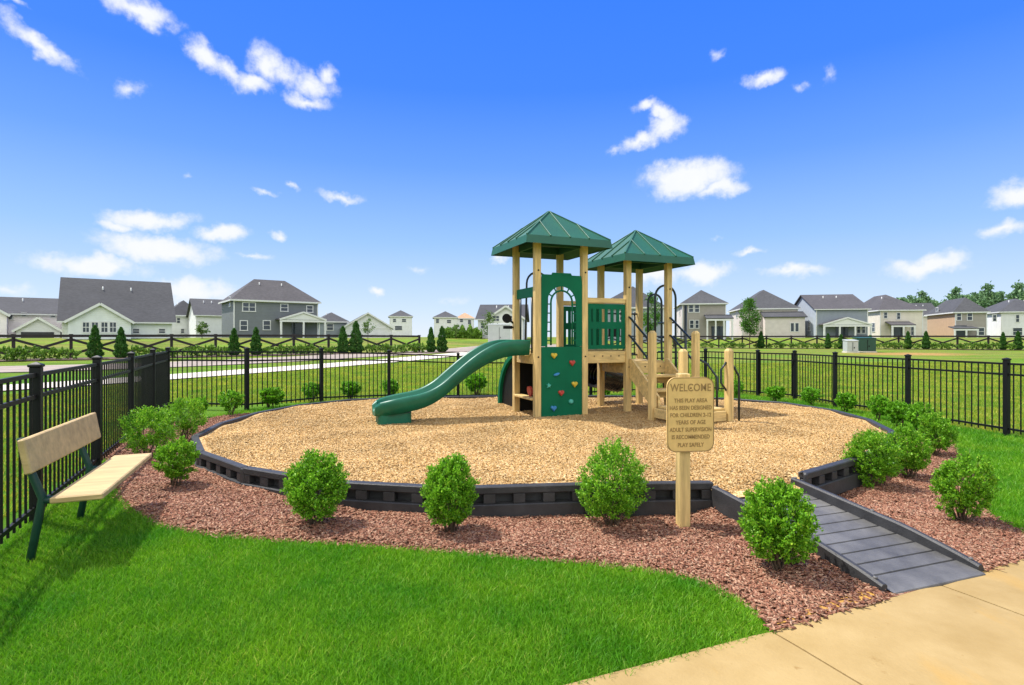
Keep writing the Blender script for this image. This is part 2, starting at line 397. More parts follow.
def ground_mat():
    m = bpy.data.materials.new('turf'); m.use_nodes = True
    nt = m.node_tree; N = nt.nodes; L = nt.links; bs = N['Principled BSDF']
    bs.inputs['Roughness'].default_value = .9; bs.inputs['Specular IOR Level'].default_value = .1
    g = N.new('ShaderNodeNewGeometry'); P = g.outputs['Position']
    def noise(scale, detail=5, rough=.6, stretch=None):
        n = N.new('ShaderNodeTexNoise'); n.inputs['Scale'].default_value = scale; n.inputs['Detail'].default_value = detail; n.inputs['Roughness'].default_value = rough
        if stretch:
            mp = N.new('ShaderNodeMapping'); mp.inputs['Scale'].default_value = stretch; L.new(P, mp.inputs[0]); L.new(mp.outputs[0], n.inputs['Vector'])
        else: L.new(P, n.inputs['Vector'])
        return n.outputs[0]
    def ramp(f, stops):
        c = N.new('ShaderNodeValToRGB'); L.new(f, c.inputs[0])
        els = c.color_ramp.elements
        els[0].position, els[0].color = stops[0][0], (*stops[0][1], 1); els[1].position, els[1].color = stops[-1][0], (*stops[-1][1], 1)
        for p, col in stops[1:-1]:
            e = els.new(p); e.color = (*col, 1)
        return c.outputs[0]
    def mix(f, a, b, mode='MIX'):
        n = N.new('ShaderNodeMixRGB'); n.blend_type = mode
        if isinstance(f, float): n.inputs[0].default_value = f
        else: L.new(f, n.inputs[0])
        L.new(a, n.inputs[1]); L.new(b, n.inputs[2]); return n.outputs[0]
    fine = ramp(noise(38, 6, .7), [(.25, (.045, .170, .003)), (.5, (.080, .250, .006)), (.8, (.140, .330, .014))])
    dry = ramp(noise(14, 6, .75), [(.25, (.095, .145, .012)), (.55, (.185, .225, .030)), (.8, (.38, .34, .10))])
    f1 = ramp(noise(.22, 5, .65), [(.40, (0, 0, 0)), (.62, (1, 1, 1))])
    sp = N.new('ShaderNodeSeparateXYZ'); L.new(P, sp.inputs[0])
    mr = N.new('ShaderNodeMapRange'); mr.inputs[1].default_value = 10; mr.inputs[2].default_value = 42; mr.inputs[3].default_value = .25; mr.inputs[4].default_value = .95
    L.new(sp.outputs[1], mr.inputs[0])
    mu = N.new('ShaderNodeMath'); mu.operation = 'MULTIPLY'; L.new(f1, mu.inputs[0]); L.new(mr.outputs[0], mu.inputs[1])
    ad = N.new('ShaderNodeMath'); ad.operation = 'MULTIPLY_ADD'; ad.use_clamp = True; L.new(mr.outputs[0], ad.inputs[0]); ad.inputs[1].default_value = .45; L.new(mu.outputs[0], ad.inputs[2])
    c = mix(ad.outputs[0], fine, dry)
    straw = ramp(noise(5, 6, .75), [(.3, (.14, .135, .035)), (.55, (.26, .215, .07)), (.75, (.38, .31, .13))])
    f3 = ramp(noise(.35, 6, .7, (.6, 1.5, 1)), [(.46, (0, 0, 0)), (.66, (1, 1, 1))])
    mr3 = N.new('ShaderNodeMapRange'); mr3.inputs[1].default_value = 24; mr3.inputs[2].default_value = 45; mr3.inputs[4].default_value = .8; L.new(sp.outputs[1], mr3.inputs[0])
    m3 = N.new('ShaderNodeMath'); m3.operation = 'MULTIPLY'; L.new(f3, m3.inputs[0]); L.new(mr3.outputs[0], m3.inputs[1])
    c = mix(m3.outputs[0], c, straw)
    # mowing bands and the bare clay patch far out on the right
    band = ramp(noise(.5, 2, .5, (.35, 1.6, 1)), [(.35, (.72, .76, .8)), (.65, (1.12, 1.1, 1.0))])
    c = mix(1.0, c, band, 'MULTIPLY')
    cm = N.new('ShaderNodeMapping'); cm.vector_type = 'TEXTURE'; cm.inputs['Location'].default_value = (30.5, 42.0, 0); cm.inputs['Scale'].default_value = (5.0, 3.5, 50)
    L.new(P, cm.inputs[0]); ln = N.new('ShaderNodeVectorMath'); ln.operation = 'LENGTH'; L.new(cm.outputs[0], ln.inputs[0])
    nz = noise(.8, 5)
    sm = N.new('ShaderNodeMath'); sm.operation = 'ADD'; L.new(ln.outputs['Value'], sm.inputs[0]); L.new(nz, sm.inputs[1])
    mr2 = N.new('ShaderNodeMapRange'); mr2.inputs[1].default_value = 1.55; mr2.inputs[2].default_value = 1.0; L.new(sm.outputs[0], mr2.inputs[0])
    clay = ramp(noise(3, 5), [(.3, (.30, .17, .05)), (.7, (.42, .26, .09))])
    c = mix(mr2.outputs[0], c, clay)
    L.new(c, bs.inputs['Base Color'])
    b = N.new('ShaderNodeBump'); b.inputs['Strength'].default_value = .8; b.inputs['Distance'].default_value = .05
    L.new(noise(45, 5, .7), b.inputs['Height']); L.new(b.outputs[0], bs.inputs['Normal'])
    return m
TURF = ground_mat()

def build_ground():
    xs = np.concatenate([[-3000, -1200, -600, -350, -220, -160], np.arange(-125, -27, 3.0), np.arange(-27, 27, .4), np.arange(27, 128, 3.0), [160, 220, 350, 600, 1200, 3000]])
    ys = np.concatenate([[-600, -150, -50, -20, -10, -4], np.arange(-2, 32, .4), np.arange(32, 130, 3.0), [150, 190, 260, 400, 700, 1400, 3000]])
    X, Y = np.meshgrid(xs, ys); Z = G(X, Y)
    v = np.stack([X, Y, Z], -1).reshape(-1, 3); nx, ny = len(xs), len(ys)
    i = np.arange(ny - 1)[:, None] * nx + np.arange(nx - 1)[None, :]
    f = np.stack([i, i + 1, i + nx + 1, i + nx], -1).reshape(-1, 4)
    me = np_mesh_idx('ground', v, f, TURF)
    me.polygons.foreach_set('use_smooth', [True] * len(me.polygons))
    tag(link('ground', me), kind='structure')
build_ground()

# ------------------------------------------------------------------ sheets laid on the ground
def inside(poly, x, y):
    x = np.asarray(x); y = np.asarray(y); r = np.zeros(x.shape, bool); n = len(poly)
    for i in range(n):
        x0, y0 = poly[i][:2]; x1, y1 = poly[(i + 1) % n][:2]
        c = ((y0 > y) != (y1 > y)) & (x < (x1 - x0) * (y - y0) / ((y1 - y0) + 1e-12) + x0)
        r ^= c
    return r
def chaikin(pts, n=2, closed=True):
    pts = [Vector(p[:2]) for p in pts]
    for _ in range(n):
        o = []; m = len(pts)
        rng = range(m) if closed else range(m - 1)
        if not closed: o.append(pts[0])
        for i in rng:
            a, b = pts[i], pts[(i + 1) % m]; o += [a * .75 + b * .25, a * .25 + b * .75]
        if not closed: o.append(pts[-1])
        pts = o
    return pts
def sheet(poly, zf, step, jitter=.25):
    """triangulated sheet filling a polygon; zf(x, y) gives the height"""
    poly = [tuple(p[:2]) for p in poly]
    bpts = []
    for i in range(len(poly)):
        a, b = Vector(poly[i]), Vector(poly[(i + 1) % len(poly)]); k = max(1, int((b - a).length / step))
        bpts += [tuple(a.lerp(b, t / k)) for t in range(k)]
    xs = [p[0] for p in bpts]; ys = [p[1] for p in bpts]
    X, Y = np.meshgrid(np.arange(min(xs) + step / 2, max(xs), step), np.arange(min(ys) + step / 2, max(ys), step))
    X = X + RNG.uniform(-jitter, jitter, X.shape) * step; Y = Y + RNG.uniform(-jitter, jitter, Y.shape) * step
    ins = inside(bpts, X, Y)
    pts = [Vector(p) for p in bpts] + [Vector((a, b)) for a, b in zip(X[ins], Y[ins])]
    n = len(bpts)
    v, e, f, *_ = delaunay_2d_cdt(pts, [(i, (i + 1) % n) for i in range(n)], [list(range(n))], 1, 1e-5)
    vx = np.array([p[0] for p in v]); vy = np.array([p[1] for p in v]); z = zf(vx, vy)
    return [(float(a), float(b), float(c)) for a, b, c in zip(vx, vy, z)], [list(q) for q in f]
def sheet_obj(name, poly, zf, step, m, kind='structure'):
    v, f = sheet(poly, zf, step)
    me = bpy.data.meshes.new(name); me.from_pydata(v, [], f); me.update(); me.materials.append(m)
    me.polygons.foreach_set('use_smooth', [True] * len(me.polygons))
    o = link(name, me); fix_up(o); return tag(o, kind=kind)
def fix_up(o):
    me = o.data
    if len(me.polygons) and sum(p.normal.z for p in me.polygons) < 0: me.flip_normals()

# play area outline (top outer edge of the black edging), from the ramp's left side round to its right side
EDGE = [(1.80, 4.90), (1.23, 4.91), (-.53, 4.72), (-2.09, 5.02), (-3.40, 6.00), (-4.12, 7.0), (-4.40, 7.75), (-4.47, 8.68), (-4.42, 9.6), (-4.25, 10.36), (-3.9, 11.0),
        (-3.4, 11.5), (-2.7, 11.85), (-1.0, 12.15), (1.5, 12.3), (3.6, 12.1), (4.9, 11.6), (5.45, 10.95), (5.75, 10.2), (5.8, 9.4), (5.62, 8.4), (5.25, 7.5), (4.55, 6.6), (3.62, 5.80), (2.78, 5.22)]
def resample(pts, seg):
    pts = [Vector(p) for p in pts]; out = [pts[0]]; i = 1; cur = pts[0]
    while i < len(pts):
        d = (pts[i] - cur).length
        if d >= seg:
            # chord of length seg from cur
            cur = cur + (pts[i] - cur).normalized() * seg; out.append(cur)
        else:
            # point at distance seg from cur on the segment i..i+1
            if i + 1 >= len(pts): break
            a, b = pts[i], pts[i + 1]
            lo, hi = 0.0, 1.0
            if (b - cur).length < seg: i += 1; continue
            for _ in range(40):
                t = (lo + hi) / 2
                if (a.lerp(b, t) - cur).length < seg: lo = t
                else: hi = t
            i += 1; cur = a.lerp(b, hi); out.append(cur)
    return out
best = None
for s_ in np.arange(1.10, 1.34, .004):
    q = resample(EDGE, float(s_)); gap = (q[-1] - Vector(EDGE[-1])).length
    if best is None or gap < best[0]: best = (gap, float(s_), q)
TIMBER_L, RING = best[1], best[2]
TOPZ = .205; PLAYZ = .172

def play_z(x, y): return PLAYZ - .055 * ss(.22, -.08, (np.asarray(x) - RTL.x) * RAMP_T.x + (np.asarray(y) - RTL.y) * RAMP_T.y) * ss(-.25, .02, (np.asarray(x) - RTL.x) * RAMP_E.x + (np.asarray(y) - RTL.y) * RAMP_E.y) + .018 * np.sin(x * 2.1 + .5) * np.sin(y * 1.7) + .012 * np.sin(x * 4.7) * np.sin(y * 5.1 + 1) - .035 * np.exp(-((np.asarray(x) + 2.25) / .45) ** 2 - ((np.asarray(y) - 8.2) / .35) ** 2) - .025 * np.exp(-((np.asarray(x) - 2.9) / .6) ** 2 - ((np.asarray(y) - 7.7) / .35) ** 2)
RAMP_T = Vector((-.328, .945)); RAMP_E = Vector((.945, .328))
RAMP_BL = Vector((2.275, 3.40)); RAMP_W = .945; RAMP_L = 1.52
RTL = RAMP_BL + RAMP_T * RAMP_L; RTR = RTL + RAMP_E * RAMP_W
centre = Vector((.6, 8.6))
inner = [p + (centre - p).normalized() * .06 for p in RING]
play_poly = [Vector((RTL.x, RTL.y)) - RAMP_T * .10 + RAMP_E * .07] + inner[0:] + [RTR - RAMP_T * .10 - RAMP_E * .07]
def chip_mat(name, cols, blotch=.25, sc=60):
    m = bpy.data.materials.new(name); m.use_nodes = True
    nt = m.node_tree; N = nt.nodes; L = nt.links; bs = N['Principled BSDF']; bs.inputs['Roughness'].default_value = .85; bs.inputs['Specular IOR Level'].default_value = .15
    g = N.new('ShaderNodeNewGeometry')
    v = N.new('ShaderNodeTexVoronoi'); v.inputs['Scale'].default_value = sc; v.inputs['Randomness'].default_value = 1
    wp = N.new('ShaderNodeTexNoise'); wp.inputs['Scale'].default_value = sc * .6; L.new(g.outputs['Position'], wp.inputs['Vector'])
    ad = N.new('ShaderNodeVectorMath'); ad.operation = 'MULTIPLY_ADD'; ad.inputs[1].default_value = (.02, .02, .02)
    L.new(wp.outputs['Color'], ad.inputs[0]); L.new(g.outputs['Position'], ad.inputs[2]); L.new(ad.outputs[0], v.inputs['Vector'])
    s = N.new('ShaderNodeSeparateXYZ'); L.new(v.outputs['Color'], s.inputs[0])
    mx = N.new('ShaderNodeMath'); mx.operation = 'FRACT'
    a2 = N.new('ShaderNodeMath'); a2.operation = 'ADD'; L.new(s.outputs[0], a2.inputs[0]); L.new(g.outputs['Random Per Island'], a2.inputs[1]); L.new(a2.outputs[0], mx.inputs[0])
    cr = N.new('ShaderNodeValToRGB'); els = cr.color_ramp.elements
    els[0].color = (*cols[0], 1); els[1].color = (*cols[-1], 1)
    for i, c in enumerate(cols[1:-1]):
        e = els.new((i + 1) / (len(cols) - 1)); e.color = (*c, 1)
    L.new(mx.outputs[0], cr.inputs[0])
    n2 = N.new('ShaderNodeTexNoise'); n2.inputs['Scale'].default_value = 1.1; n2.inputs['Detail'].default_value = 4; L.new(g.outputs['Position'], n2.inputs['Vector'])
    mr = N.new('ShaderNodeMapRange'); mr.inputs[1].default_value = .3; mr.inputs[2].default_value = .7; mr.inputs[3].default_value = 1 - blotch; mr.inputs[4].default_value = 1 + blotch * .6
    L.new(n2.outputs[0], mr.inputs[0])
    sc_ = N.new('ShaderNodeVectorMath'); sc_.operation = 'SCALE'; L.new(cr.outputs[0], sc_.inputs[0]); L.new(mr.outputs[0], sc_.inputs['Scale'])
    L.new(sc_.outputs[0], bs.inputs['Base Color'])
    b = N.new('ShaderNodeBump'); b.inputs['Strength'].default_value = .7; b.inputs['Distance'].default_value = .02; L.new(v.outputs['Distance'], b.inputs['Height']); L.new(b.outputs[0], bs.inputs['Normal'])
    return m
CHIP = chip_mat('wood_fibre', [(.36, .18, .055), (.53, .31, .110), (.61, .39, .155), (.67, .47, .22), (.74, .56, .31)])
REDM = chip_mat('red_mulch', [(.09, .036, .022), (.25, .102, .062), (.33, .150, .092), (.40, .214, .134), (.50, .33, .22)], sc=50)
play_o = sheet_obj('play_surface', play_poly, play_z, .16, CHIP)

# planting bed of reddish mulch around the edging
def gp(px, py): p = ground_px(px, py); return (p.x, p.y)
BED_OUT = [gp(*p) for p in [(770, 629), (756, 613), (736, 599), (700, 583), (659, 574), (603, 566), (520, 559), (455, 553), (390, 549), (340, 545), (258, 540), (205, 536), (163, 527), (134, 513), (119, 499), (112, 482), (106, 462)]]
fence_l = [(-4.9, 6.6), (-5.6, 8.0), (-5.75, 9.0), (-5.3, 9.9)]
bed_poly = BED_OUT + fence_l + [(-4.75, 10.6), (-4.2, 11.35), (-3.2, 12.05), (-1.0, 12.5), (1.5, 12.66), (3.8, 12.45), (5.3, 11.85), (5.95, 11.1), (6.3, 10.2), (6.35, 9.2), (6.25, 8.2)]
bed_poly += [gp(*p) for p in [(948, 437), (957, 455), (972, 488), (990, 517), (1027, 539), (1060, 552)]]
_a, _b = ground_px(700, 649, .016), ground_px(1024, 558.4, .016)
SW_E = Vector((_b.x - _a.x, _b.y - _a.y)).normalized(); SW_N = Vector((SW_E.y, -SW_E.x))
_j = ground_px(768, 630, .016); SW_A = Vector((_a.x, _a.y)); SW_A = SW_A + SW_E * (Vector((_j.x, _j.y)) - SW_A).dot(SW_E)
bed_poly += [tuple(SW_A + SW_E * 2.85 - SW_N * .0), tuple(SW_A + SW_E * .0)]
def bed_z(x, y):
    d = np.full(np.shape(x), 9.0)
    for i in range(len(RING) - 1):
        a, b = RING[i], RING[i + 1]; ab = b - a; L2 = ab.length_squared
        t = np.clip(((x - a.x) * ab.x + (y - a.y) * ab.y) / L2, 0, 1)
        d = np.minimum(d, np.hypot(x - a.x - t * ab.x, y - a.y - t * ab.y))
    lump = .018 * np.sin(x * 5.3 + y) * np.sin(y * 4.1 - x * .7) + .010 * np.sin(x * 11.0) * np.sin(y * 9.3)
    fd = np.full(np.shape(x), 9.0)   # fall to the path edge
    s = (x - SW_A.x) * SW_N.x + (y - SW_A.y) * SW_N.y
    fd = ss(0, .5, -s)
    e = np.full(np.shape(x), 9.0)      # thin out towards the lawn
    for i in range(1, len(BED_OUT) - 1):
        a, b = BED_OUT[i], BED_OUT[i + 1]; dx, dy = b[0] - a[0], b[1] - a[1]
        t = np.clip(((x - a[0]) * dx + (y - a[1]) * dy) / (dx * dx + dy * dy), 0, 1)
        e = np.minimum(e, np.hypot(x - a[0] - t * dx, y - a[1] - t * dy))
    # raked up against both sides of the ramp
    rx_ = (x - RAMP_BL.x) * RAMP_E.x + (y - RAMP_BL.y) * RAMP_E.y; ry_ = (x - RAMP_BL.x) * RAMP_T.x + (y - RAMP_BL.y) * RAMP_T.y
    out_ = np.maximum(np.maximum(-rx_, rx_ - RAMP_W), 0)
    rake = .085 * np.clip(ry_ / RAMP_L, 0, 1) * np.exp(-(out_ / .22) ** 2) * ss(-.05, .2, ry_) * ss(RAMP_L + .4, RAMP_L - .1, ry_) * (out_ > 0)
    return G(x, y) + rake - .006 + .020 * ss(0, .12, e) + (lump * .7 + .006) * fd * ss(0, .25, e)
bed_o = sheet_obj('mulch_bed', bed_poly, bed_z, .14, REDM)

# front path of concrete slabs
def conc():
    m = mat('concrete', (.34, .228, .078), .85, .08, 3.0, .18, 60, coords='Position', blotch=.09, col2=(.39, .275, .112), detail=7)
    # specks, rust coloured runs and broom lines
    nt = m.node_tree; N = nt.nodes; L = nt.links; bs = N['Principled BSDF']
    src = bs.inputs['Base Color'].links[0].from_socket
    g = N.new('ShaderNodeNewGeometry')
    def spots(scale, lo, hi, col, stretch=(1, 1, 1), src=None):
        mp = N.new('ShaderNodeMapping'); mp.inputs['Scale'].default_value = stretch; mp.inputs['Rotation'].default_value = (0, 0, R(20)); L.new(g.outputs['Position'], mp.inputs[0])
        n = N.new('ShaderNodeTexNoise'); n.inputs['Scale'].default_value = scale; n.inputs['Detail'].default_value = 6; n.inputs['Roughness'].default_value = .65; L.new(mp.outputs[0], n.inputs['Vector'])
        mr = N.new('ShaderNodeMapRange'); mr.inputs[1].default_value = lo; mr.inputs[2].default_value = hi; L.new(n.outputs[0], mr.inputs[0])
        mx = N.new('ShaderNodeMixRGB'); L.new(mr.outputs[0], mx.inputs[0]); L.new(src, mx.inputs[1]); mx.inputs[2].default_value = (*col, 1); return mx.outputs[0]
    c = spots(9, .66, .76, (.25, .15, .04), src=src)
    c = spots(2.2, .58, .85, (.42, .24, .045), (1, .35, 1), src=c)
    c = spots(45, .70, .80, (.22, .14, .05), src=c)
    L.new(c, bs.inputs['Base Color'])
    return m
M_['concrete'] = conc()
M_['concrete_far'] = mat('pale_concrete', (.62, .56, .46), .85, .1, .8, coords='Position')
M_['asphalt'] = mat('asphalt', (.16, .15, .15), .9, .15, 2, coords='Position')
def build_sidewalk():
    mb = MB()
    joints = [-2.9, -1.455, 0.02, 1.485, 2.94, 4.41, 5.88, 7.35, 8.8]
    for a, b in zip(joints[:-1], joints[1:]):
        bm = bmesh.new(); g_ = .006; W = 1.9
        nu, nv = 10, 12
        grid = []
        for k in range(nv + 1):
            row = []
            for i in range(nu + 1):
                s = a + g_ + (b - a - 2 * g_) * i / nu; t = W * k / nv
                p = SW_A + SW_E * s + SW_N * t; z = g1(p.x, p.y) + .016
                if i in (0, nu): z -= .006
                if k == 0: z -= .003
                row.append(Vector((p.x, p.y, z)))
            grid.append(row)
        mb.quadstrip(grid, smooth=True)
        # slab edges
        lo = lambda p: Vector((p.x, p.y, p.z - .10))
        mb.quadstrip([[lo(p) for p in grid[0]], grid[0]], smooth=False)
        mb.quadstrip([[r[0] for r in grid], [lo(r[0]) for r in grid]], smooth=False)
        mb.quadstrip([[lo(r[-1]) for r in grid], [r[-1] for r in grid]], smooth=False)
    o = mb.build('sidewalk', M_['concrete']); tag(o, kind='structure')
    fix_normals(o)
    # sand in the joints
    q = [SW_A + SW_E * -2.9, SW_A + SW_E * 8.8, SW_A + SW_E * 8.8 + SW_N * 1.9, SW_A + SW_E * -2.9 + SW_N * 1.9]
    sheet_obj('sidewalk_bed', q, lambda x, y: G(x, y) + .004, .3, mat('joint_sand', (.16, .10, .035), .9, .2, 20, coords='Position'))
build_sidewalk()

# concrete walk and lane beyond the fence on the left
def ribbon(name, pts, w, zoff, m, thick=.0):
    pts = [Vector(p) for p in chaikin(pts, 3, closed=False)]
    rows = []
    for i, p in enumerate(pts):
        t = (pts[min(i + 1, len(pts) - 1)] - pts[max(i - 1, 0)]).normalized(); n = Vector((-t.y, t.x))
        ww = w if not isinstance(w, (list, tuple)) else w[0] + (w[1] - w[0]) * i / (len(pts) - 1)
        rows.append([Vector((q.x, q.y, g1(q.x, q.y) + zoff)) for q in [p + n * ww * (.5 - k / 6) for k in range(7)]])
    mb = MB(); mb.quadstrip(rows); o = mb.build(name, m); fix_up(o); return tag(o, kind='structure')
ribbon('walkway', [(-22, 9), (-16.4, 12.6), (-13.6, 16.5), (-12.0, 20.3), (-9.6, 25), (-6.6, 31), (-4.0, 39), (-2.2, 47), (-.5, 55)], 2.3, .035, M_['concrete_far'])
M_['lane'] = mat('worn_lane', (.30, .245, .20), .9, .15, 1.2, coords='Position', blotch=.15)
ribbon('lane', [(-44, 13), (-30, 18.8), (-20.3, 23.2), (-14.5, 28.5), (-10.2, 36.5), (-6.6, 45), (-3.0, 56), (2, 64), (12, 71)], 4.2, .03, M_['lane'])
# planting strip under the far board fence on the left
M_['soil'] = mat('planting_soil', (.10, .065, .04), .95, .35, 3, .4, 20, coords='Position')
LF0, LFD = Vector((-27.1, 29.9)), Vector((1.96, 1.46))      # far board fence, left run: first post and step
RF0, RFD = Vector((45.9, 53.0)), Vector((-2.27, .87))       # right run
LFN = Vector((LFD.y, -LFD.x)).normalized(); RFN = Vector((RFD.y, -RFD.x)).normalized()
if RFN.y > 0: RFN = -RFN
ribbon('planting_strip', [LF0 + LFD * t + LFN * 1.3 for t in (-6, 0, 4, 8, 11.3)], 2.8, .045, M_['soil'])
ribbon('planting_strip', [RF0 + RFD * t + RFN * 1.1 for t in (-8, 0, 6, 12, 17)], 2.4, .05, M_['soil'])

# orange sandy soil washed along the edge of the path
M_['sand'] = mat('orange_sandy_soil', (.40, .20, .035), .95, .25, 7, .4, 60, coords='Position', col2=(.55, .30, .06))
SAND = [gp(*p) for p in [(776, 627), (790, 621), (804, 614), (816, 608), (830, 606), (842, 601), (853, 596), (866, 595), (878, 594), (884, 598), (858, 606), (820, 616), (795, 623), (778, 628)]]
sheet_obj('sandy_soil', chaikin(SAND, 1), lambda x, y: np.maximum(bed_z(x, y), G(x, y) + .010) + .006, .06, M_['sand'])

# ------------------------------------------------------------------ edging timbers of the play area
def timber_mesh():
    mb = MB(); L = TIMBER_L; t = .055; H = .30
    # local x along, outer face at y = 0 looking to -y, body to +y, z from -H to 0
    zb, z1, z2 = -H, -.150, -.065
    ch = .008
    mb.box((L / 2, t * .5 + .008, z2 / 2), (L - .012, t + .03, -z2), ch=ch)                     # cap
    mb.box((L / 2, t * .5 - .001, (zb + z1) / 2), (L - .012, t + .044, z1 - zb), ch=ch)         # foot
    mb.box((L / 2, t + .028, (z1 + z2) / 2), (L - .03, .016, z2 - z1 + .01))            # back of the slots
    n = 4; sl = .155; gap = (L - .012 - n * sl) / (n + 1)
    x = .006
    for i in range(n + 1):
        w = gap
        mb.box((x + w / 2, t * .5 + .010, (z1 + z2) / 2), (w, t + .026, z2 - z1 - .002), ch=.004); x += gap + sl
    # stake housing at the joint
    mb.box((.012, .004, -.15), (.05, .03, .285), ch=.008)
    mb.tube([(.012, .045, -.01), (.012, .045, .004)], .016, 8)
    return mb
timber0 = None
LAB_T = 'black slotted plastic edging timber at the rim of the wood chip play area'
for i in range(len(RING) - 1):
    a, b = RING[i], RING[i + 1]
    if timber0 is None:
        o = timber0 = timber_mesh().build('edging_timber', M_['border'])
    else:
        o = timber0.copy(); COL.objects.link(o)
    d = b - a
    # ring runs clockwise seen from above when walked with the outside on the left
    o.location = (a.x, a.y, TOPZ)
    o.rotation_euler = (0, 0, math.atan2(d.y, d.x)); o.scale = (1, 1, 1)
    out = (a + b) / 2 - centre; left = Vector((-d.y, d.x))
    if left.dot(out) > 0:     # the outer face must look outwards: turn the timber end for end
        o.location = (b.x, b.y, TOPZ); o.rotation_euler = (0, 0, math.atan2(-d.y, -d.x))
    tag(o, LAB_T, 'edging', 'edging timbers round the play area')

# ------------------------------------------------------------------ ramp
def build_ramp():
    base = RAMP_BL
    rz = math.atan2(RAMP_E.y, RAMP_E.x)
    t = thing('ramp', 'grey ribbed plastic access ramp between the path and the play area', 'ramp', (base.x, base.y, -.075), rz)
    W, L = RAMP_W, RAMP_L; rise = .155
    def zs(y): return .012 + rise * (y / L)
    # deck: cross ribs with grooves
    n = 11; rows = []
    prof = []
    for k in range(n):
        y0 = L * k / n; y1 = L * (k + 1) / n
        prof += ([] if k == 0 else [(y0 + .005, -.012), (y0 + .009, 0.0)]) + [(y1 - .012, .003), (y1 - .008, -.012)]
    prof = [(-.055, -.010), (-.05, 0.0), (.0, .002)] + prof
    rows = [[(x, y, zs(y) + dz) for x in (.05, W * .35, W * .65, W - .05)] for y, dz in prof]
    mb = MB(); mb.quadstrip(rows, smooth=False)
    mb.quadstrip([[(.05, prof[0][0], -.05), (W - .05, prof[0][0], -.05)], [(.05, prof[0][0], zs(prof[0][0]) - .006), (W - .05, prof[0][0], zs(prof[0][0]) - .006)]], smooth=False)
    dk = mb.build('ramp_deck', M_['ramp'], t); fix_up(dk)
    for sx in (0, 1):
        x0 = 0 if sx == 0 else W - .05
        mb = MB(); rows = []
        for k in range(15):
            y = -.01 + (L + .04) * k / 14
            h = .03 + (.085 - .03) * min(1, max(0, (y - .0) / .5)) ** .7
            zt = zs(min(y, L)) + h + .005
            rows.append([(x0, y, -.22), (x0, y, zt - .012), (x0 + .012, y, zt), (x0 + .038, y, zt), (x0 + .05, y, zt - .012), (x0 + .05, y, -.22)])
        mb.quadstrip(rows, smooth=False)
        mb.add(rows[0], [(0, 1, 2, 3, 4, 5)]); mb.add(rows[-1], [(5, 4, 3, 2, 1, 0)])
        rl = mb.build('ramp_side_rail', M_['border'], t); fix_normals(rl)
        for yy in (.05, L * .5, L):
            bt = MB()
            k = min(1, max(0, yy / .5)) ** .7
            z = zs(yy) + .035 + .055 * k
            bt.tube([(x0 + .025, yy, z - .005), (x0 + .025, yy, z + .008)], .014, 8)
            bt.build('bolt_head', M_['ramp'], rl)
build_ramp()

# ------------------------------------------------------------------ picket fence
def panel_mesh(a, b):
    """aluminium picket panel between two post centres"""
    a, b = Vector(a), Vector(b); mb = MB(); H = 1.19; L = (Vector((b.x, b.y)) - Vector((a.x, a.y))).length
    d = b - a
    for z in (H - .03, H - .20, .12):
        mb.bar(a + Vector((0, 0, z)), b + Vector((0, 0, z)), .026, .032)
    n = max(2, int(round(L / .112)))
    for i in range(1, n):
        p = a + d * (i / n)
        mb.box((p.x, p.y, p.z + (.06 + H - .02) / 2), (.0145, .0145, H - .08), rz=math.atan2(d.y, d.x))
    return mb
def post_mesh(p, w, h, rz):
    mb = MB(); mb.box((p.x, p.y, p.z + h / 2 - .1), (w, w, h + .2), rz=rz, ch=.004)
    mb.box((p.x, p.y, p.z + h + .012), (w + .018, w + .018, .024), rz=rz, ch=.006)
    bm = .5 * w
    m = Matrix.Translation((p.x, p.y, p.z + h + .024)) @ Matrix.Rotation(rz, 4, 'Z')
    mb.add([m @ Vector(q) for q in [(-bm, -bm, 0), (bm, -bm, 0), (bm, bm, 0), (-bm, bm, 0), (0, 0, .018)]], [(0, 1, 4), (1, 2, 4), (2, 3, 4), (3, 0, 4)])
    return mb
FH = 1.22
def fence(pts, name, label, cat='fence', skip_first=False, skip_last=False):
    P3 = [Vector((x, y, g1(x, y))) for x, y in pts]
    base = P3[0]
    t = thing(name, label, cat, tuple(base))
    loc = [p - base for p in P3]
    for i, p in enumerate(loc):
        j = min(i, len(loc) - 2); d = loc[j + 1] - loc[j]
        if (i == 0 and skip_first) or (i == len(loc) - 1 and skip_last): continue
        post_mesh(p, .072, FH, math.atan2(d.y, d.x)).build('post', M_['black'], t)
    for a, b in zip(loc[:-1], loc[1:]): panel_mesh(a, b).build('picket_panel', M_['black'], t)
    return t
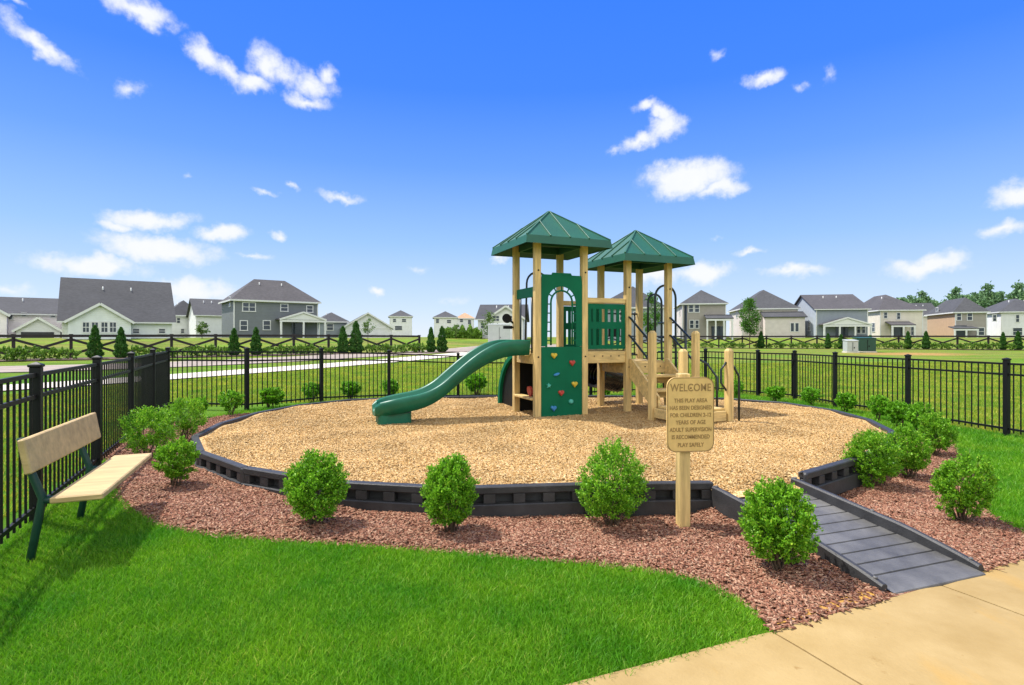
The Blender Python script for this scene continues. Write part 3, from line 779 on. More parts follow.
# left run (from beside the bench to the corner), back run, gate, right run
LEFT = [(-3.746 + .8125 * k * -1, 4.33 + 1.7125 * k) for k in range(-2, 5)]
fence(LEFT, 'picket_fence', 'black metal picket fence run behind the wooden bench on the left')
cl = LEFT[-1]
BACK = [cl, (-5.27, 10.93), (-4.34, 12.52), (-3.1, 13.86), (-1.43, 14.6), (.38, 14.95), (2.2, 15.35), (3.98, 15.8), (5.7, 16.2), (6.58, 14.72)]
fence(BACK, 'picket_fence', 'black metal picket fence run behind the slide and the play tower', skip_first=True)
RIGHT = [(7.17, 13.95), (7.31, 12.44), (7.66, 10.64), (7.94, 8.83), (8.2, 7.0), (8.4, 5.2)]
fence(RIGHT, 'picket_fence', 'black metal picket fence run beside the lawn on the right')
def gate():
    a, b = Vector((6.58, 14.72)), Vector((7.17, 13.95)); a3 = Vector((a.x, a.y, g1(*a))); b3 = Vector((b.x, b.y, g1(*b)))
    d = (b3 - a3); u = d.normalized()
    t = thing('picket_gate', 'narrow black metal picket gate between two posts in the fence', 'gate', tuple(a3))
    p0, p1 = u * .06, d - u * .06
    panel_mesh(p0, p1).build('picket_panel', M_['black'], t)
    for q in (p0, p1): mb = MB(); mb.bar(q + Vector((0, 0, .08)), q + Vector((0, 0, 1.19)), .035, .035); mb.build('gate_stile', M_['black'], t)
    mb = MB(); mb.box(tuple(p1 + Vector((0, -.03, .95))), (.06, .05, .12), ch=.008); mb.build('latch', M_['black'], t)
gate()

# far cross-board fences
def board_fence(o, d, t0, t1, label):
    t = thing('crossboard_fence', label, 'fence', (o.x, o.y, 0))
    H = 1.36
    P = [Vector((o.x + d.x * k, o.y + d.y * k, 0)) for k in range(t0, t1 + 1)]
    for p in P: p.z = g1(p.x, p.y)
    base = Vector((o.x, o.y, 0)); P = [p - base for p in P]
    rz = math.atan2(d.y, d.x); n = Vector((d.y, -d.x, 0)).normalized()
    if n.y > 0: n = -n
    for p in P:
        mb = MB(); mb.box((p.x, p.y, p.z + H / 2 - .05), (.15, .15, H + .1), rz=rz, ch=.012)
        mb.box((p.x, p.y, p.z + H + .02), (.2, .2, .04), rz=rz, ch=.012); mb.build('post', M_['rail'], t)
    for a, b in zip(P[:-1], P[1:]):
        mb = MB(); o1 = n * .095; o2 = n * .06
        up = lambda z: Vector((0, 0, z))
        mb.bar(a + o1 + up(H - .07), b + o1 + up(H - .07), .04, .15)
        mb.bar(a + o1 + up(.22), b + o1 + up(H - .26), .035, .14)
        mb.bar(a + o2 + up(H - .26), b + o2 + up(.22), .03, .14)
        mb.build('cross_boards', M_['rail'], t)
board_fence(LF0, LFD, -5, 10, 'dark crossed board fence below the large houses on the left')
board_fence(RF0, RFD, -6, 16, 'dark crossed board fence along the far field on the right')

# ------------------------------------------------------------------ welcome sign
def text_mesh(body, size, mat_, parent, loc, rot, name='lettering', ext=.0015, sx=1.0, sp=1.0):
    cu = bpy.data.curves.new('txt', 'FONT'); cu.body = body; cu.size = size; cu.align_x = 'CENTER'; cu.extrude = ext; cu.space_character = sp
    cu.offset = .0006
    o = bpy.data.objects.new('txt', cu); COL.objects.link(o)
    dg = bpy.context.evaluated_depsgraph_get(); dg.update()
    me = bpy.data.meshes.new_from_object(o.evaluated_get(dg)); me.name = name
    COL.objects.unlink(o); bpy.data.objects.remove(o); bpy.data.curves.remove(cu)
    me.materials.clear(); me.materials.append(mat_)
    r = link(name, me, parent); r.location = loc; r.rotation_euler = rot; r.scale = (sx, 1, 1)
    return r
def rrect(w, h, r, n=6):
    pts = []
    for cx, cy, a0 in ((w / 2 - r, h / 2 - r, 0), (-w / 2 + r, h / 2 - r, 90), (-w / 2 + r, -h / 2 + r, 180), (w / 2 - r, -h / 2 + r, 270)):
        for k in range(n + 1):
            a = R(a0 + 90 * k / n); pts.append((cx + r * math.cos(a), cy + r * math.sin(a)))
    return pts
def welcome_sign():
    x, y = 1.43, 4.60; z = float(bed_z(np.array([x]), np.array([y]))[0])
    t = thing('welcome_sign', 'tan routed welcome sign on a square wooden post in the mulch bed', 'sign', (x, y, z), R(7))
    mb = MB(); mb.box((0, 0, .60), (.092, .092, 1.36), ch=.006); mb.build('sign_post', M_['wood'], t)
    bz = .945
    Mx = Matrix.Translation((.035, -.052, bz)) @ Matrix.Rotation(R(90), 4, 'X')
    mb = MB(); mb.prism(rrect(.405, .615, .075), 0, .019, Mx); bd = mb.build('sign_board', M_['sign'], t); fix_normals(bd)
    # routed dark border line just inside the edge: a thin raised ring
    o_, i_ = rrect(.405, .615, .075), rrect(.389, .599, .068)
    n = len(o_); vs = [Mx @ Vector((p[0], p[1], .0205)) for p in o_] + [Mx @ Vector((p[0], p[1], .0205)) for p in i_]
    mb = MB(); mb.add(vs, [(k, (k + 1) % n, n + (k + 1) % n, n + k) for k in range(n)]); mb.build('border_line', M_['sign_edge'], bd)
    lines = [('WELCOME', .088, .225, 1.0), ('THIS PLAY AREA', .047, .118, 1.0), ('HAS BEEN DESIGNED', .047, .058, .98), ('FOR CHILDREN 2-12', .047, -.002, 1.0), ('YEARS OF AGE', .047, -.062, 1.0),
             ('ADULT SUPERVISION', .047, -.122, .98), ('IS RECOMMENDED', .047, -.182, 1.0), ('PLAY SAFELY', .047, -.248, 1.0)]
    for s, sz, dz, sx in lines:
        text_mesh(s, sz, M_['sign_edge'], bd, (.035, -.0725, bz + dz - sz * .35), (R(90), 0, 0), sx=sx * .80, sp=1.05)
    mb = MB()
    for dz in (.2, -.2): mb.tube([(.035, -.071, bz + dz + .02), (.035, -.076, bz + dz + .02)], .008, 8)
    mb.build('bolt', M_['sign_edge'], bd)
welcome_sign()

# ------------------------------------------------------------------ bench
def bench():
    o = Vector((-2.945, 3.51)); b = Vector((-.37, .93)); L = 1.36
    gz = g1(-3.2, 4.0) - .02
    rz = math.atan2(b.y, b.x)
    t = thing('park_bench', 'wooden park bench on dark green steel legs on the lawn', 'bench', (o.x, o.y, gz), rz)
    # local x runs along the bench away from the camera, local -y towards the seat front (right in the picture)
    mb = MB(); mb.box((L / 2, -.135, .436), (L, .285, .042), ch=.008); mb.build('seat', M_['bench_wood'], t)
    tilt = R(10)
    m = Matrix.Translation((L / 2, .135, .725)) @ Matrix.Rotation(-tilt, 4, 'X')
    mb = MB(); mb.box((0, 0, 0), (L, .042, .225), ch=.008, M=m); mb.build('backrest', M_['bench_wood'], t)
    for x in (.13, 1.03):
        mb = MB()
        mb.tube([(x, .200, .83), (x, .15, .62), (x, .085, .43), (x, .105, .30), (x, .165, -.06)], [.021, .023, .026, .025, .024], 10)
        lg = mb.build('leg', M_['bench_green'], t)
        mb = MB(); mb.tube([(x, .075, .415), (x, -.02, .412), (x, -.24, .405)], [.026, .024, .018], 10)
        mb.box((x, -.135, .412), (.06, .25, .006)); mb.build('seat_bracket', M_['bench_green'], t)
        mb = MB()
        for yy, zz in ((.095, .69), (.075, .80)):
            pass
bench()

# ------------------------------------------------------------------ play structure
def play_structure():
    O = Vector((.41, 9.03)); th = R(22.5); S = .88; PW = .108
    t = thing('play_structure', 'wooden play structure with two green roofed towers, slide and steps', 'playground', (O.x, O.y, PLAYZ), th)
    # local frame: x along the front (u), y to the back (v), z up from the wood chips
    W = M_['wood']; WH = M_['wood_h']; GR = M_['green']; BK = M_['navy']
    def post(x, y, z1, z0=-.15, w=PW):
        mb = MB(); mb.box((x, y, (z0 + z1) / 2), (w, w, z1 - z0), ch=.012); return mb.build('post', W, t)
    D1, D2 = 1.10, .90                       # deck heights
    E1, E2 = 2.84, 2.655                     # eave heights
    for i in range(4):
        for j in (0, 1):
            top = E1 + .12 if i < 2 else E2 + .12
            p_ = post(i * S, j * S, top)
            if j == 0:
                for zz in ((D1 if i < 2 else D2) - .1, 2.42 if i < 2 else 2.2):
                    mb = MB(); mb.tube([(i * S, -PW / 2 + .004, zz), (i * S, -PW / 2 - .010, zz)], .014, 8); mb.build('bolt_head', M_['black'], p_)
    # decks with fascia boards
    for i, h in ((0, D1), (1, D1), (2, D2)):
        x0, x1 = i * S, (i + 1) * S; a = PW / 2
        mb = MB()
        nb = 6; w = (S - PW) / nb
        for k in range(nb):
            mb.box(((x0 + x1) / 2, a + w * (k + .5), h - .018), (S - .01 if k not in (0, nb - 1) else S - PW - .004, w - .008, .036))
        mb.build('deck', WH, t)
        mb = MB()
        for yy in (0, S):
            mb.box(((x0 + x1) / 2, yy, h - .12), (S - PW - .003, .045, .20), ch=.005)
        for xx in (x0, x1):
            mb.box((xx, S / 2, h - .13), (.04, S - PW - .003, .18), ch=.005)
        f = mb.build('deck_frame', WH, t)
        bm_ = MB()
        for k in range(4):
            xx = x0 + PW + (S - 2 * PW) * (k + .5) / 4
            bm_.tube([(xx, -.022, h - .1), (xx, -.030, h - .1)], .011, 8)
        bm_.build('bolt_head', M_['black'], f)

    # roofs
    def roof(cx, cy, ze, side, H):
        h = side / 2; rim = .13; cut = .10
        rows = []
        mb = MB()
        base = [(-h, -h), (h, -h), (h, h), (-h, h)]
        rimv = [(cx + p[0], cy + p[1]) for p in base]
        ti = [(cx + p[0] * .97, cy + p[1] * .97) for p in base]
        apex = (cx, cy, ze + H)
        mb.add([(p[0], p[1], ze) for p in rimv] + [(p[0], p[1], ze + rim) for p in ti] + [apex],
               [(0, 1, 5, 4), (1, 2, 6, 5), (2, 3, 7, 6), (3, 0, 4, 7), (4, 5, 8), (5, 6, 8), (6, 7, 8), (7, 4, 8)])
        r = mb.build('roof', M_['roof_green'], t)
        # standing seams: three per slope, plus the hips
        seam = MB()
        ax = Vector(apex)
        for k in range(4):
            a, b = Vector((*ti[k], ze + rim)), Vector((*ti[(k + 1) % 4], ze + rim))
            for f in (.27, .5, .73):
                p = a.lerp(b, f); mid = (a + b) / 2
                # the seam climbs straight up the slope until it meets the hip
                q = p + (ax - mid) * (1 - abs(f - .5) * 2 if f != .5 else .985)
                nrm = (b - a).cross(ax - a).normalized()
                if nrm.z < 0: nrm = -nrm
                seam.bar(p + nrm * .008 + (mid - ax).normalized() * .012, q + nrm * .008, .022, .028, up=nrm, ch=.004)
            seam.bar(a + Vector((0, 0, .004)), ax + Vector((0, 0, .002)), .032, .026, ch=.005)
        seam.build('roof_seam', M_['roof_green'], r)
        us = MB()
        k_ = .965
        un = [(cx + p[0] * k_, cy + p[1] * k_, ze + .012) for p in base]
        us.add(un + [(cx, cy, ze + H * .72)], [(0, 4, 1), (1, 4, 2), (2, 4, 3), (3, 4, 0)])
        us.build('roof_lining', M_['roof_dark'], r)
        hb = MB()
        s2 = S / 2
        for (ax_, ay_, bx_, by_) in ((-s2, -s2, s2, -s2), (s2, -s2, s2, s2), (s2, s2, -s2, s2), (-s2, s2, -s2, -s2)):
            hb.bar((cx + ax_ * .9, cy + ay_ * .9, ze + .09), (cx + bx_ * .9, cy + by_ * .9, ze + .09), .04, .12)
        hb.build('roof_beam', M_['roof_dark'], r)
    roof(S * .5, S * .5, E1 - .03, 1.58, .71)
    roof(S * 2.5 + .03, S * .5 - .02, E2 - .03, 1.50, .69)

    # tower one, front: climbing wall below, arched window panel above
    a = PW / 2 + .002; y0 = -.03
    mb = MB(); mb.box((S / 2, y0, .545), (S - PW - .004, .022, 1.24), ch=.004)
    cw = mb.build('climbing_wall', GR, t)
    def shape_hold(kind, x, z, col, s=.05):
        if kind == 'heart':
            pts = []
            for k in range(20):
                q = 2 * math.pi * k / 20
                pts.append((s * .95 * math.sin(q) ** 3, s * (.80 * math.cos(q) - .30 * math.cos(2 * q) - .12 * math.cos(3 * q) - .06 * math.cos(4 * q))))
        elif kind == 'star':
            pts = [(s * (1 if k % 2 == 0 else .5) * math.sin(math.pi * k / 5), s * (1 if k % 2 == 0 else .5) * math.cos(math.pi * k / 5)) for k in range(10)]
        elif kind == 'bar':
            pts = [(s * 1.2 * math.cos(q) , s * .5 * math.sin(q) + s * .35 * math.cos(q)) for q in [2 * math.pi * k / 14 for k in range(14)]]
        else:
            pts = [(s * .85 * math.cos(q), s * .85 * math.sin(q)) for q in [2 * math.pi * k / 12 for k in range(12)]]
        m = Matrix.Translation((x, y0 - .011, z)) @ Matrix.Rotation(R(90), 4, 'X')
        mb = MB(); n = len(pts)
        vs = [m @ Vector((p[0], p[1], 0)) for p in pts] + [m @ Vector((p[0] * .95, p[1] * .95, .03)) for p in pts] + [m @ Vector((p[0] * .6, p[1] * .6, .042)) for p in pts]
        mb.add(vs, [(k, (k + 1) % n, n + (k + 1) % n, n + k) for k in range(n)] + [(n + k, n + (k + 1) % n, 2 * n + (k + 1) % n, 2 * n + k) for k in range(n)] + [tuple(range(2 * n, 3 * n))])
        h = mb.build('climbing_hold', M_[col], cw, label=f'{col} {kind if kind != "knob" else "round"} climbing hold'); fix_normals(h)
    for kind, u_, v_, col in (('heart', .30, .88, 'yellow'), ('heart', .74, .77, 'red'), ('bar', .36, .605, 'blue'), ('star', .17, .445, 'teal'), ('heart', .80, .455, 'yellow'),
                              ('heart', .47, .335, 'red'), ('knob', .71, .20, 'teal'), ('heart', .29, .115, 'blue')):
        shape_hold(kind, a + (S - PW) * u_, 1.14 * v_ + .02, col, .056 if kind == 'heart' else .046)
    # upper panel with an arched opening
    x0, x1 = a, S - a; z0, z1 = 1.172, 2.36
    wO = .27; cx = S / 2; zs0 = z0 + .0; zsp = 2.02 - .12
    mb = MB(); n = 14
    def ring(yy):
        arch = [(cx + wO * math.cos(math.pi * k / n), zsp + wO * math.sin(math.pi * k / n)) for k in range(n + 1)]
        return arch
    arch = ring(0)
    outer = []
    for k in range(n + 1):
        q = math.pi * k / n; c, s_ = math.cos(q), math.sin(q)
        hx = (x1 - x0) / 2; top = z1 + (.05 * max(0, 1 - abs(cx + hx * c - cx) / .16) > 0) * 0
        sc = min(hx / max(abs(c), 1e-6), (z1 - zsp) / max(s_, 1e-6))
        outer.append((cx + c * sc, zsp + s_ * sc))
    yf, yb = y0 - .011, y0 + .011
    rowsets = []
    inner_all = [(cx + wO, zs0)] + arch + [(cx - wO, zs0)]
    outer_all = [(x1, zs0)] + outer + [(x0, zs0)]
    N_ = len(inner_all)
    vs = [(p[0], yf, p[1]) for p in inner_all] + [(p[0], yf, p[1]) for p in outer_all] + [(p[0], yb, p[1]) for p in inner_all] + [(p[0], yb, p[1]) for p in outer_all]
    fs = []
    for k in range(N_ - 1):
        fs += [(k, k + 1, N_ + k + 1, N_ + k), (2 * N_ + k, 3 * N_ + k, 3 * N_ + k + 1, 2 * N_ + k + 1), (k, 2 * N_ + k, 2 * N_ + k + 1, k + 1), (N_ + k, N_ + k + 1, 3 * N_ + k + 1, 3 * N_ + k)]
    mb.add(vs, fs)
    # fill the corners beyond the arch's outer fan
    mb.prism([(cx - .19, z1 - .004), (cx - .17, z1 + .035), (cx + .17, z1 + .035), (cx + .19, z1 - .004)], -yb, -yf, Matrix.Rotation(R(90), 4, 'X'))
    ap = mb.build('window_panel', GR, t); fix_normals(ap)
    # inner arched lattice
    mb = MB(); wi = .20
    mb.tube([(cx + wi, y0, zs0 + .02)] + [(cx + wi * math.cos(math.pi * k / n), y0, zsp + wi * math.sin(math.pi * k / n)) for k in range(n + 1)] + [(cx - wi, y0, zs0 + .02)], .016, 6)
    for k in range(1, 6):
        q = math.pi * k / 6; mb.bar((cx + wi * math.cos(q), y0, zsp + wi * math.sin(q)), (cx + wO * math.cos(q), y0, zsp + wO * math.sin(q)), .014, .02)
    for zz in np.arange(zs0 + .10, zsp + .05, .15):
        for sx in (-1, 1): mb.bar((cx + sx * wi, y0, zz), (cx + sx * (wO + .003), y0, zz), .014, .02)
    mb.build('window_lattice', GR, ap)

    # tower one, slide side: header board, two bars; back: arch hand hold
    mb = MB(); mb.box((0.0, S / 2, 2.08), (.024, S - PW - .006, .17), ch=.006); mb.build('slide_header', GR, t)
    mb = MB()
    for yy in (.20, S - .20): mb.tube([(0, yy, D1 - .05), (0, yy, 2.0)], .018, 8)
    mb.build('slide_guard_bar', BK, t)
    mb = MB()
    xa, xb = .20, .62; zt = 2.30
    pts = [(xa, S + .05, .98)] + [(cx + 0 + (xb - xa) / 2 * -math.cos(math.pi * k / 10), S + .05, zt + (xb - xa) / 2 * math.sin(math.pi * k / 10)) for k in range(11)] + [(xb, S + .05, .98)]
    mb.tube(pts, .019, 8); mb.build('climber_arch', BK, t)
    # steering wheel on the outside of the back post
    mb = MB(); Mw = Matrix.Translation((-.17, S + .02, 1.66)) @ Matrix.Rotation(R(70), 4, 'X')
    mb.prism([(.085 * math.cos(2 * math.pi * k / 20), .085 * math.sin(2 * math.pi * k / 20)) for k in range(20)], -.015, .015, Mw)
    mb.bar((-.17, S + .02, 1.66), (-.05, S + .02, 1.58), .03, .03); mb.box((-.16, S + .0, 1.50), (.17, .05, .055), ch=.01); mb.bar((-.1, S + .0, 1.5), (-.03, S, 1.5), .03, .03)
    fix_normals(mb.build('talk_tube', M_['black'], t))

    # curved climber behind tower one: a quarter-round green shell from the deck edge down to the chips
    rows = []; rows2 = []
    for k in range(13):
        q = R(90) * k / 12
        yy = S + .06 + 1.12 * math.sin(q); zz = -.05 + (D1 + .03) * math.cos(q) ** .8
        rows.append((yy, zz))
    mb = MB()
    def off(i, d):
        a_, b_ = Vector(rows[max(i - 1, 0)]), Vector(rows[min(i + 1, 12)]); tt = (b_ - a_).normalized(); return Vector(rows[i]) + Vector((-tt.y, tt.x)) * d
    sec = []
    for i in range(13):
        p, q = off(i, .0), off(i, -.085)
        sec.append([(.10, p.x, p.y), (S - .10, p.x, p.y), (S - .10, q.x, q.y), (.10, q.x, q.y)])
    mb.quadstrip(sec, smooth=False, close=True); mb.add(sec[0], [(0, 1, 2, 3)]); mb.add(sec[-1], [(3, 2, 1, 0)])
    cc = mb.build('curved_climber', GR, t); fix_normals(cc)
    pp_ = [off(i, -.08) for i in range(13)]
    mb = MB(); mb.prism([(p.x, p.y) for p in pp_] + [(S + .07, -.05)], .16, .18, Matrix(((0, 0, 1, 0), (1, 0, 0, 0), (0, 1, 0, 0), (0, 0, 0, 1)))); fix_normals(mb.build('black_infill', M_['black'], cc))  # thin black sheet added to darken the open profile under the shell
    mb = MB()
    for i in (2, 4, 6, 8, 10):
        p = off(i, .012); mb.box((S / 2, p.x, p.y), (S - .34, .05, .05), ch=.01)
    mb.build('foot_hold', GR, cc)

    # play shelf and dial below tower one
    mb = MB(); mb.box((.0, S / 2, .30), (.16, S - PW - .006, .036), ch=.005); mb.build('play_shelf', WH, t)
    mb = MB(); Md = Matrix.Translation((.03, .34, .41)) @ Matrix.Rotation(R(80), 4, 'Y')
    mb.prism([(.085 * math.cos(2 * math.pi * k / 18), .085 * math.sin(2 * math.pi * k / 18)) for k in range(18)], -.02, .02, Md)
    mb.bar((.03, .34, .30), (.03, .34, .40), .03, .03); fix_normals(mb.build('play_dial', M_['red'], t))
    mb = MB(); mb.box((S / 2, S - .03, .46), (S - PW - .01, .02, .98), ch=.004); mb.build('black_backing', M_['black'], t)  # plain black sheet added to make the interior below the deck dark

    # middle bay: slatted green barriers front and back, wooden rails
    for yy, nm in ((-.005, 0), (S + .005, 1)):
        mb = MB(); xa, xb = S + a, 2 * S - a; za, zb = D1 + .02, 1.90
        y_ = yy
        mb.box(((xa + xb) / 2, y_, zb - .045), (xb - xa, .022, .09)); mb.box(((xa + xb) / 2, y_, (za + zb) / 2 + .02), (xb - xa, .022, .12)); mb.box(((xa + xb) / 2, y_, za + .035), (xb - xa, .022, .07))
        nsl = 7; w = (xb - xa) / (nsl * 2 - 1)
        for k in range(nsl):
            ww = w * (1.25 if k in (0, nsl - 1) else .95)
            xc = xa + w * (2 * k + .5); xc = min(max(xc, xa + ww / 2), xb - ww / 2)
            for p, q in ((za + .07, (za + zb) / 2 - .04), ((za + zb) / 2 + .08, zb - .09)):
                mb.box((xc, y_, (p + q) / 2), (ww, .020, q - p + .002))
        mb.build('barrier_panel', GR, t)
        mb = MB(); mb.box((1.5 * S, yy, 1.955), (S - PW - .004, .06, .09), ch=.008); mb.build('top_rail', WH, t)
    # tower one back side rail toward the middle is open; tower two back barrier: black bars
    mb = MB()
    xa, xb = 2 * S + a, 3 * S - a
    for zz in (D2 + .08, 1.78): mb.tube([(xa - .02, S, zz), (xb + .02, S, zz)], .017, 8)
    for k in range(6): mb.tube([(xa + .06 + (xb - xa - .12) * k / 5, S, D2 + .08), (xa + .06 + (xb - xa - .12) * k / 5, S, 1.78)], .012, 6)
    mb.build('bar_barrier', BK, t)
    # small black panel with holes on tower two (seen between the posts)
    mb = MB(); mb.box((2 * S + .28, S - .03, 1.45), (.26, .03, .22), ch=.01); mb.build('activity_panel', M_['black'], t)

    # ribbed black tube running out behind the middle bay
    mb = MB(); rs = []; pts = []
    for k in range(41):
        f = k / 40; pts.append((2.02 * S + f * .80, S + .32 + .30 * f + .10 * math.sin(f * 3), .62 - .16 * f)); rs.append(.25 + (.03 if k % 4 < 2 else -.02))
    mb.tube(pts, rs, 20, cap=False); mb.build('crawl_tube', M_['tube'], t)

    # arch climber at the right side of tower two
    mb = MB()
    for yy, w_, zt in ((.16, .62, 2.20), (.62, .46, 2.06)):
        pass
    mb.build if False else None
    for yy, zt, ra, oy in ((.24, 2.06, .235, 0), (.66, 2.00, .16, .0)):
        mb = MB(); xc = 3 * S + .13 + ra - .235 + (.15 if yy > .5 else 0)
        pts = [(xc - ra, yy, D2 - .1)] + [(xc - ra * math.cos(math.pi * k / 12), yy, zt + ra * math.sin(math.pi * k / 12)) for k in range(13)]
        pts += [(xc + ra, yy, 1.2), (xc + ra + .02, yy, .6), (xc + ra + .10, yy, -.1)]
        mb.tube(pts, .021, 10); mb.build('climber_rail', BK, t)
    mb = MB()
    for k in range(6):
        zz = .2 + .28 * k; mb.tube([(3 * S + .365 + (.07 if k == 0 else .03 if k == 1 else 0), .24, zz), (3 * S + .29 + (.07 if k == 0 else .03 if k == 1 else 0), .66, zz)], .016, 8)
    mb.build('climber_rung', BK, t)
    mb = MB(); mb.tube([(3 * S + .44, .05, -.1), (3 * S + .44, .05, 1.92)], .024, 10); mb.build('slide_pole', BK, t)

    # steps in front of tower two, down to a low transfer platform
    xl, xr = 2 * S + .02, 3 * S - .10
    steps = [(.70, .20), (.48, .44), ]
    PD = .225                                             # transfer platform height
    run = [(D2, 0.0), (.675, .22), (.45, .46)]
    for i, (h, d) in enumerate(run[1:]):
        mb = MB(); mb.box(((xl + xr) / 2, -d - .10, h - .02), (xr - xl - .09, .27, .04), ch=.006); mb.build('step_tread', WH, t)
        mb = MB(); mb.box(((xl + xr) / 2, -d + .01, h - .10), (xr - xl - .09, .03, .12)); mb.build('step_riser', WH, t)
    mb = MB(); mb.box(((xl + xr) / 2, -.72, PD - .10), (xr - xl - .09, .03, .14)); mb.build('step_riser', WH, t)
    for xx in (xl, xr):
        Mx = Matrix.Translation((xx + .02, 0, 0)) @ Matrix.Rotation(R(-90), 4, 'Y') 
        # profile in (z, y): sloping board
        prof = [(.94, -.06), (.94, -.13), (.36, -.86), (.14, -.86), (.14, -.74), (.62, -.06)]
        mb = MB(); mb.prism(prof, 0, .04, Mx); st = mb.build('stair_stringer', WH, t); fix_normals(st)
    # posts of the landing
    PX = [(2 * S - .09, -.83, 1.40), (3 * S - .09, -.83, 1.40), (2 * S - .11, -1.60, 1.12), (3 * S - .11, -1.60, 1.12)]
    for x, y, z in PX:
        mb = MB(); mb.box((x, y, (z - .15) / 2), (.105, .105, z + .15), ch=.014)
        mb.add([(x + dx * .044, y + dy * .044, z + .0) for dx, dy in ((-1, -1), (1, -1), (1, 1), (-1, 1))] + [(x + dx * .022, y + dy * .022, z + .03) for dx, dy in ((-1, -1), (1, -1), (1, 1), (-1, 1))],
               [(0, 1, 5, 4), (1, 2, 6, 5), (2, 3, 7, 6), (3, 0, 4, 7), (4, 5, 6, 7)])
        mb.build('newel_post', W, t)
    mb = MB()
    nb = 5; w = .66 / nb
    for k in range(nb): mb.box((2.5 * S - .10, -.90 - w * (k + .5), PD - .018), (S - .12, w - .008, .036), ch=.004)
    mb.build('transfer_platform', WH, t)
    mb = MB()
    mb.box((2.5 * S - .11, -1.60, PD - .115), (S - .13, .045, .15), ch=.005)
    for xx in (2 * S - .09, 3 * S - .11): mb.box((xx, -1.215, PD - .115), (.04, .64, .15), ch=.005)
    mb.build('platform_frame', WH, t)
    # handrails between tower posts and newels
    for (x0_, x1_) in ((2 * S, 2 * S - .09), (3 * S, 3 * S - .09)):
        for za, zb in ((1.66, 1.26), (1.34, .94)):
            mb = MB(); mb.tube([(x0_, -.05, za + .02), (x0_, -.09, za), (x1_, -.76, zb), (x1_, -.79, zb)], .018, 8); mb.build('handrail', BK, t)
    # hand loops beside the platform
    xr_ = 3 * S - .11
    mb = MB(); mb.tube([(xr_ + .05, -1.60, .92), (xr_ + .10, -1.60, .86), (xr_ + .20, -1.60, .72), (xr_ + .205, -1.60, .60), (xr_ + .205, -1.60, -.12)], .018, 8); mb.build('hand_loop', BK, t)
    mb = MB(); mb.tube([(xr_ - .05, -1.60, .94), (xr_ - .12, -1.56, .82), (xr_ - .12, -1.56, .62), (xr_ - .05, -1.60, .50)], .016, 8); mb.build('hand_loop', BK, t)
    mb = MB(); mb.tube([(3 * S - .05, -.85, .96), (3 * S + .05, -.95, .88), (3 * S + .12, -1.1, .66), (3 * S + .12, -1.1, -.12)], .018, 8); mb.build('hand_loop', BK, t)

    # slide: runs out along -x from tower one
    prof = [(0.0, .30), (.0, .0)]
    yc = S / 2; hw = .25
    key = [(.00, 1.105), (.30, 1.095), (.55, 1.045), (.80, .94), (1.05, .79), (1.30, .605), (1.50, .45), (1.70, .345), (1.90, .285), (2.10, .25), (2.30, .225), (2.44, .21)]
    # smooth profile
    import itertools
    def cr(pts, n=5):
        o = []
        for i in range(len(pts) - 1):
            p0, p1, p2, p3 = [Vector(pts[max(0, min(len(pts) - 1, i + k))]) for k in (-1, 0, 1, 2)]
            for k in range(n):
                f = k / n; o.append(.5 * ((2 * p1) + (p2 - p0) * f + (2 * p0 - 5 * p1 + 4 * p2 - p3) * f * f + (3 * p1 - p0 - 3 * p2 + p3) * f ** 3))
        o.append(Vector(pts[-1])); return o
    pr = cr(key)
    sec = []
    for i, p in enumerate(pr):
        f = p.x / 2.44
        rh = .19 + .02 * math.sin(f * 7) - .06 * max(0, (f - .80) / .2) ** 2
        x = -.055 - p.x; zb = p.y - .03
        tp = 1.0 if f < .9 else 1.0 - .35 * ((f - .9) / .1) ** 2
        w = hw * tp
        row = [(-w - .005, zb - .05), (-w - .045, zb + rh * .5), (-w - .055, zb + rh - .02), (-w - .035, zb + rh + .012), (-w - .005, zb + rh + .012), (-w + .018, zb + rh - .015), (-w + .045, zb + .07), (-w + .10, zb + .03), (0, zb + .015),
               (w - .10, zb + .03), (w - .045, zb + .07), (w - .018, zb + rh - .015), (w + .005, zb + rh + .012), (w + .035, zb + rh + .012), (w + .055, zb + rh - .02), (w + .045, zb + rh * .5), (w + .005, zb - .05), (0, zb - .06)]
        sec.append([(x, yc + a_, b_) for a_, b_ in row])
    mb = MB(); mb.quadstrip(sec, smooth=True, close=True)
    mb.add(sec[0], [tuple(range(18))[::-1]]); 
    # rounded nose: shrink the last section outward
    last = sec[-1]; nose = [(q[0] - .07, yc + (q[1] - yc) * .82, .12 + (q[2] - .12) * .72) for q in last]
    mb.quadstrip([last, nose], smooth=True, close=True); mb.add(nose, [tuple(range(18))])
    sl = mb.build('slide', M_['slide'], t); fix_normals(sl)
    mb = MB()
    foot = rrect(.52, .42, .12, 5)
    mb.prism(foot, -.12, .16, Matrix.Translation((-2.26, yc, 0))); ft = mb.build('slide_foot', M_['slide'], sl); fix_normals(ft)
play_structure()

# ------------------------------------------------------------------ foliage builder
def leaf_cloud(pts, nrm, ln, wd, rng, k=4):
    """one folded leaf (diamond quad) at each point; returns (n,4,3)"""
    n = len(pts)
    d = nrm + rng.normal(0, .65, (n, 3)); d /= np.linalg.norm(d, axis=1, keepdims=True) + 1e-9
    up = rng.normal(0, 1, (n, 3)); s = np.cross(d, up); s /= np.linalg.norm(s, axis=1, keepdims=True) + 1e-9
    nn = np.cross(s, d)
    l = (ln * rng.uniform(.7, 1.25, n))[:, None]; w = (wd * rng.uniform(.75, 1.2, n))[:, None]
    a = pts - d * l * .5; c = pts + d * l * .5 - nn * l * .12
    b = pts + s * w * .5 + nn * l * .08; e = pts - s * w * .5 + nn * l * .08
    return np.stack([a, b, c, e], 1)

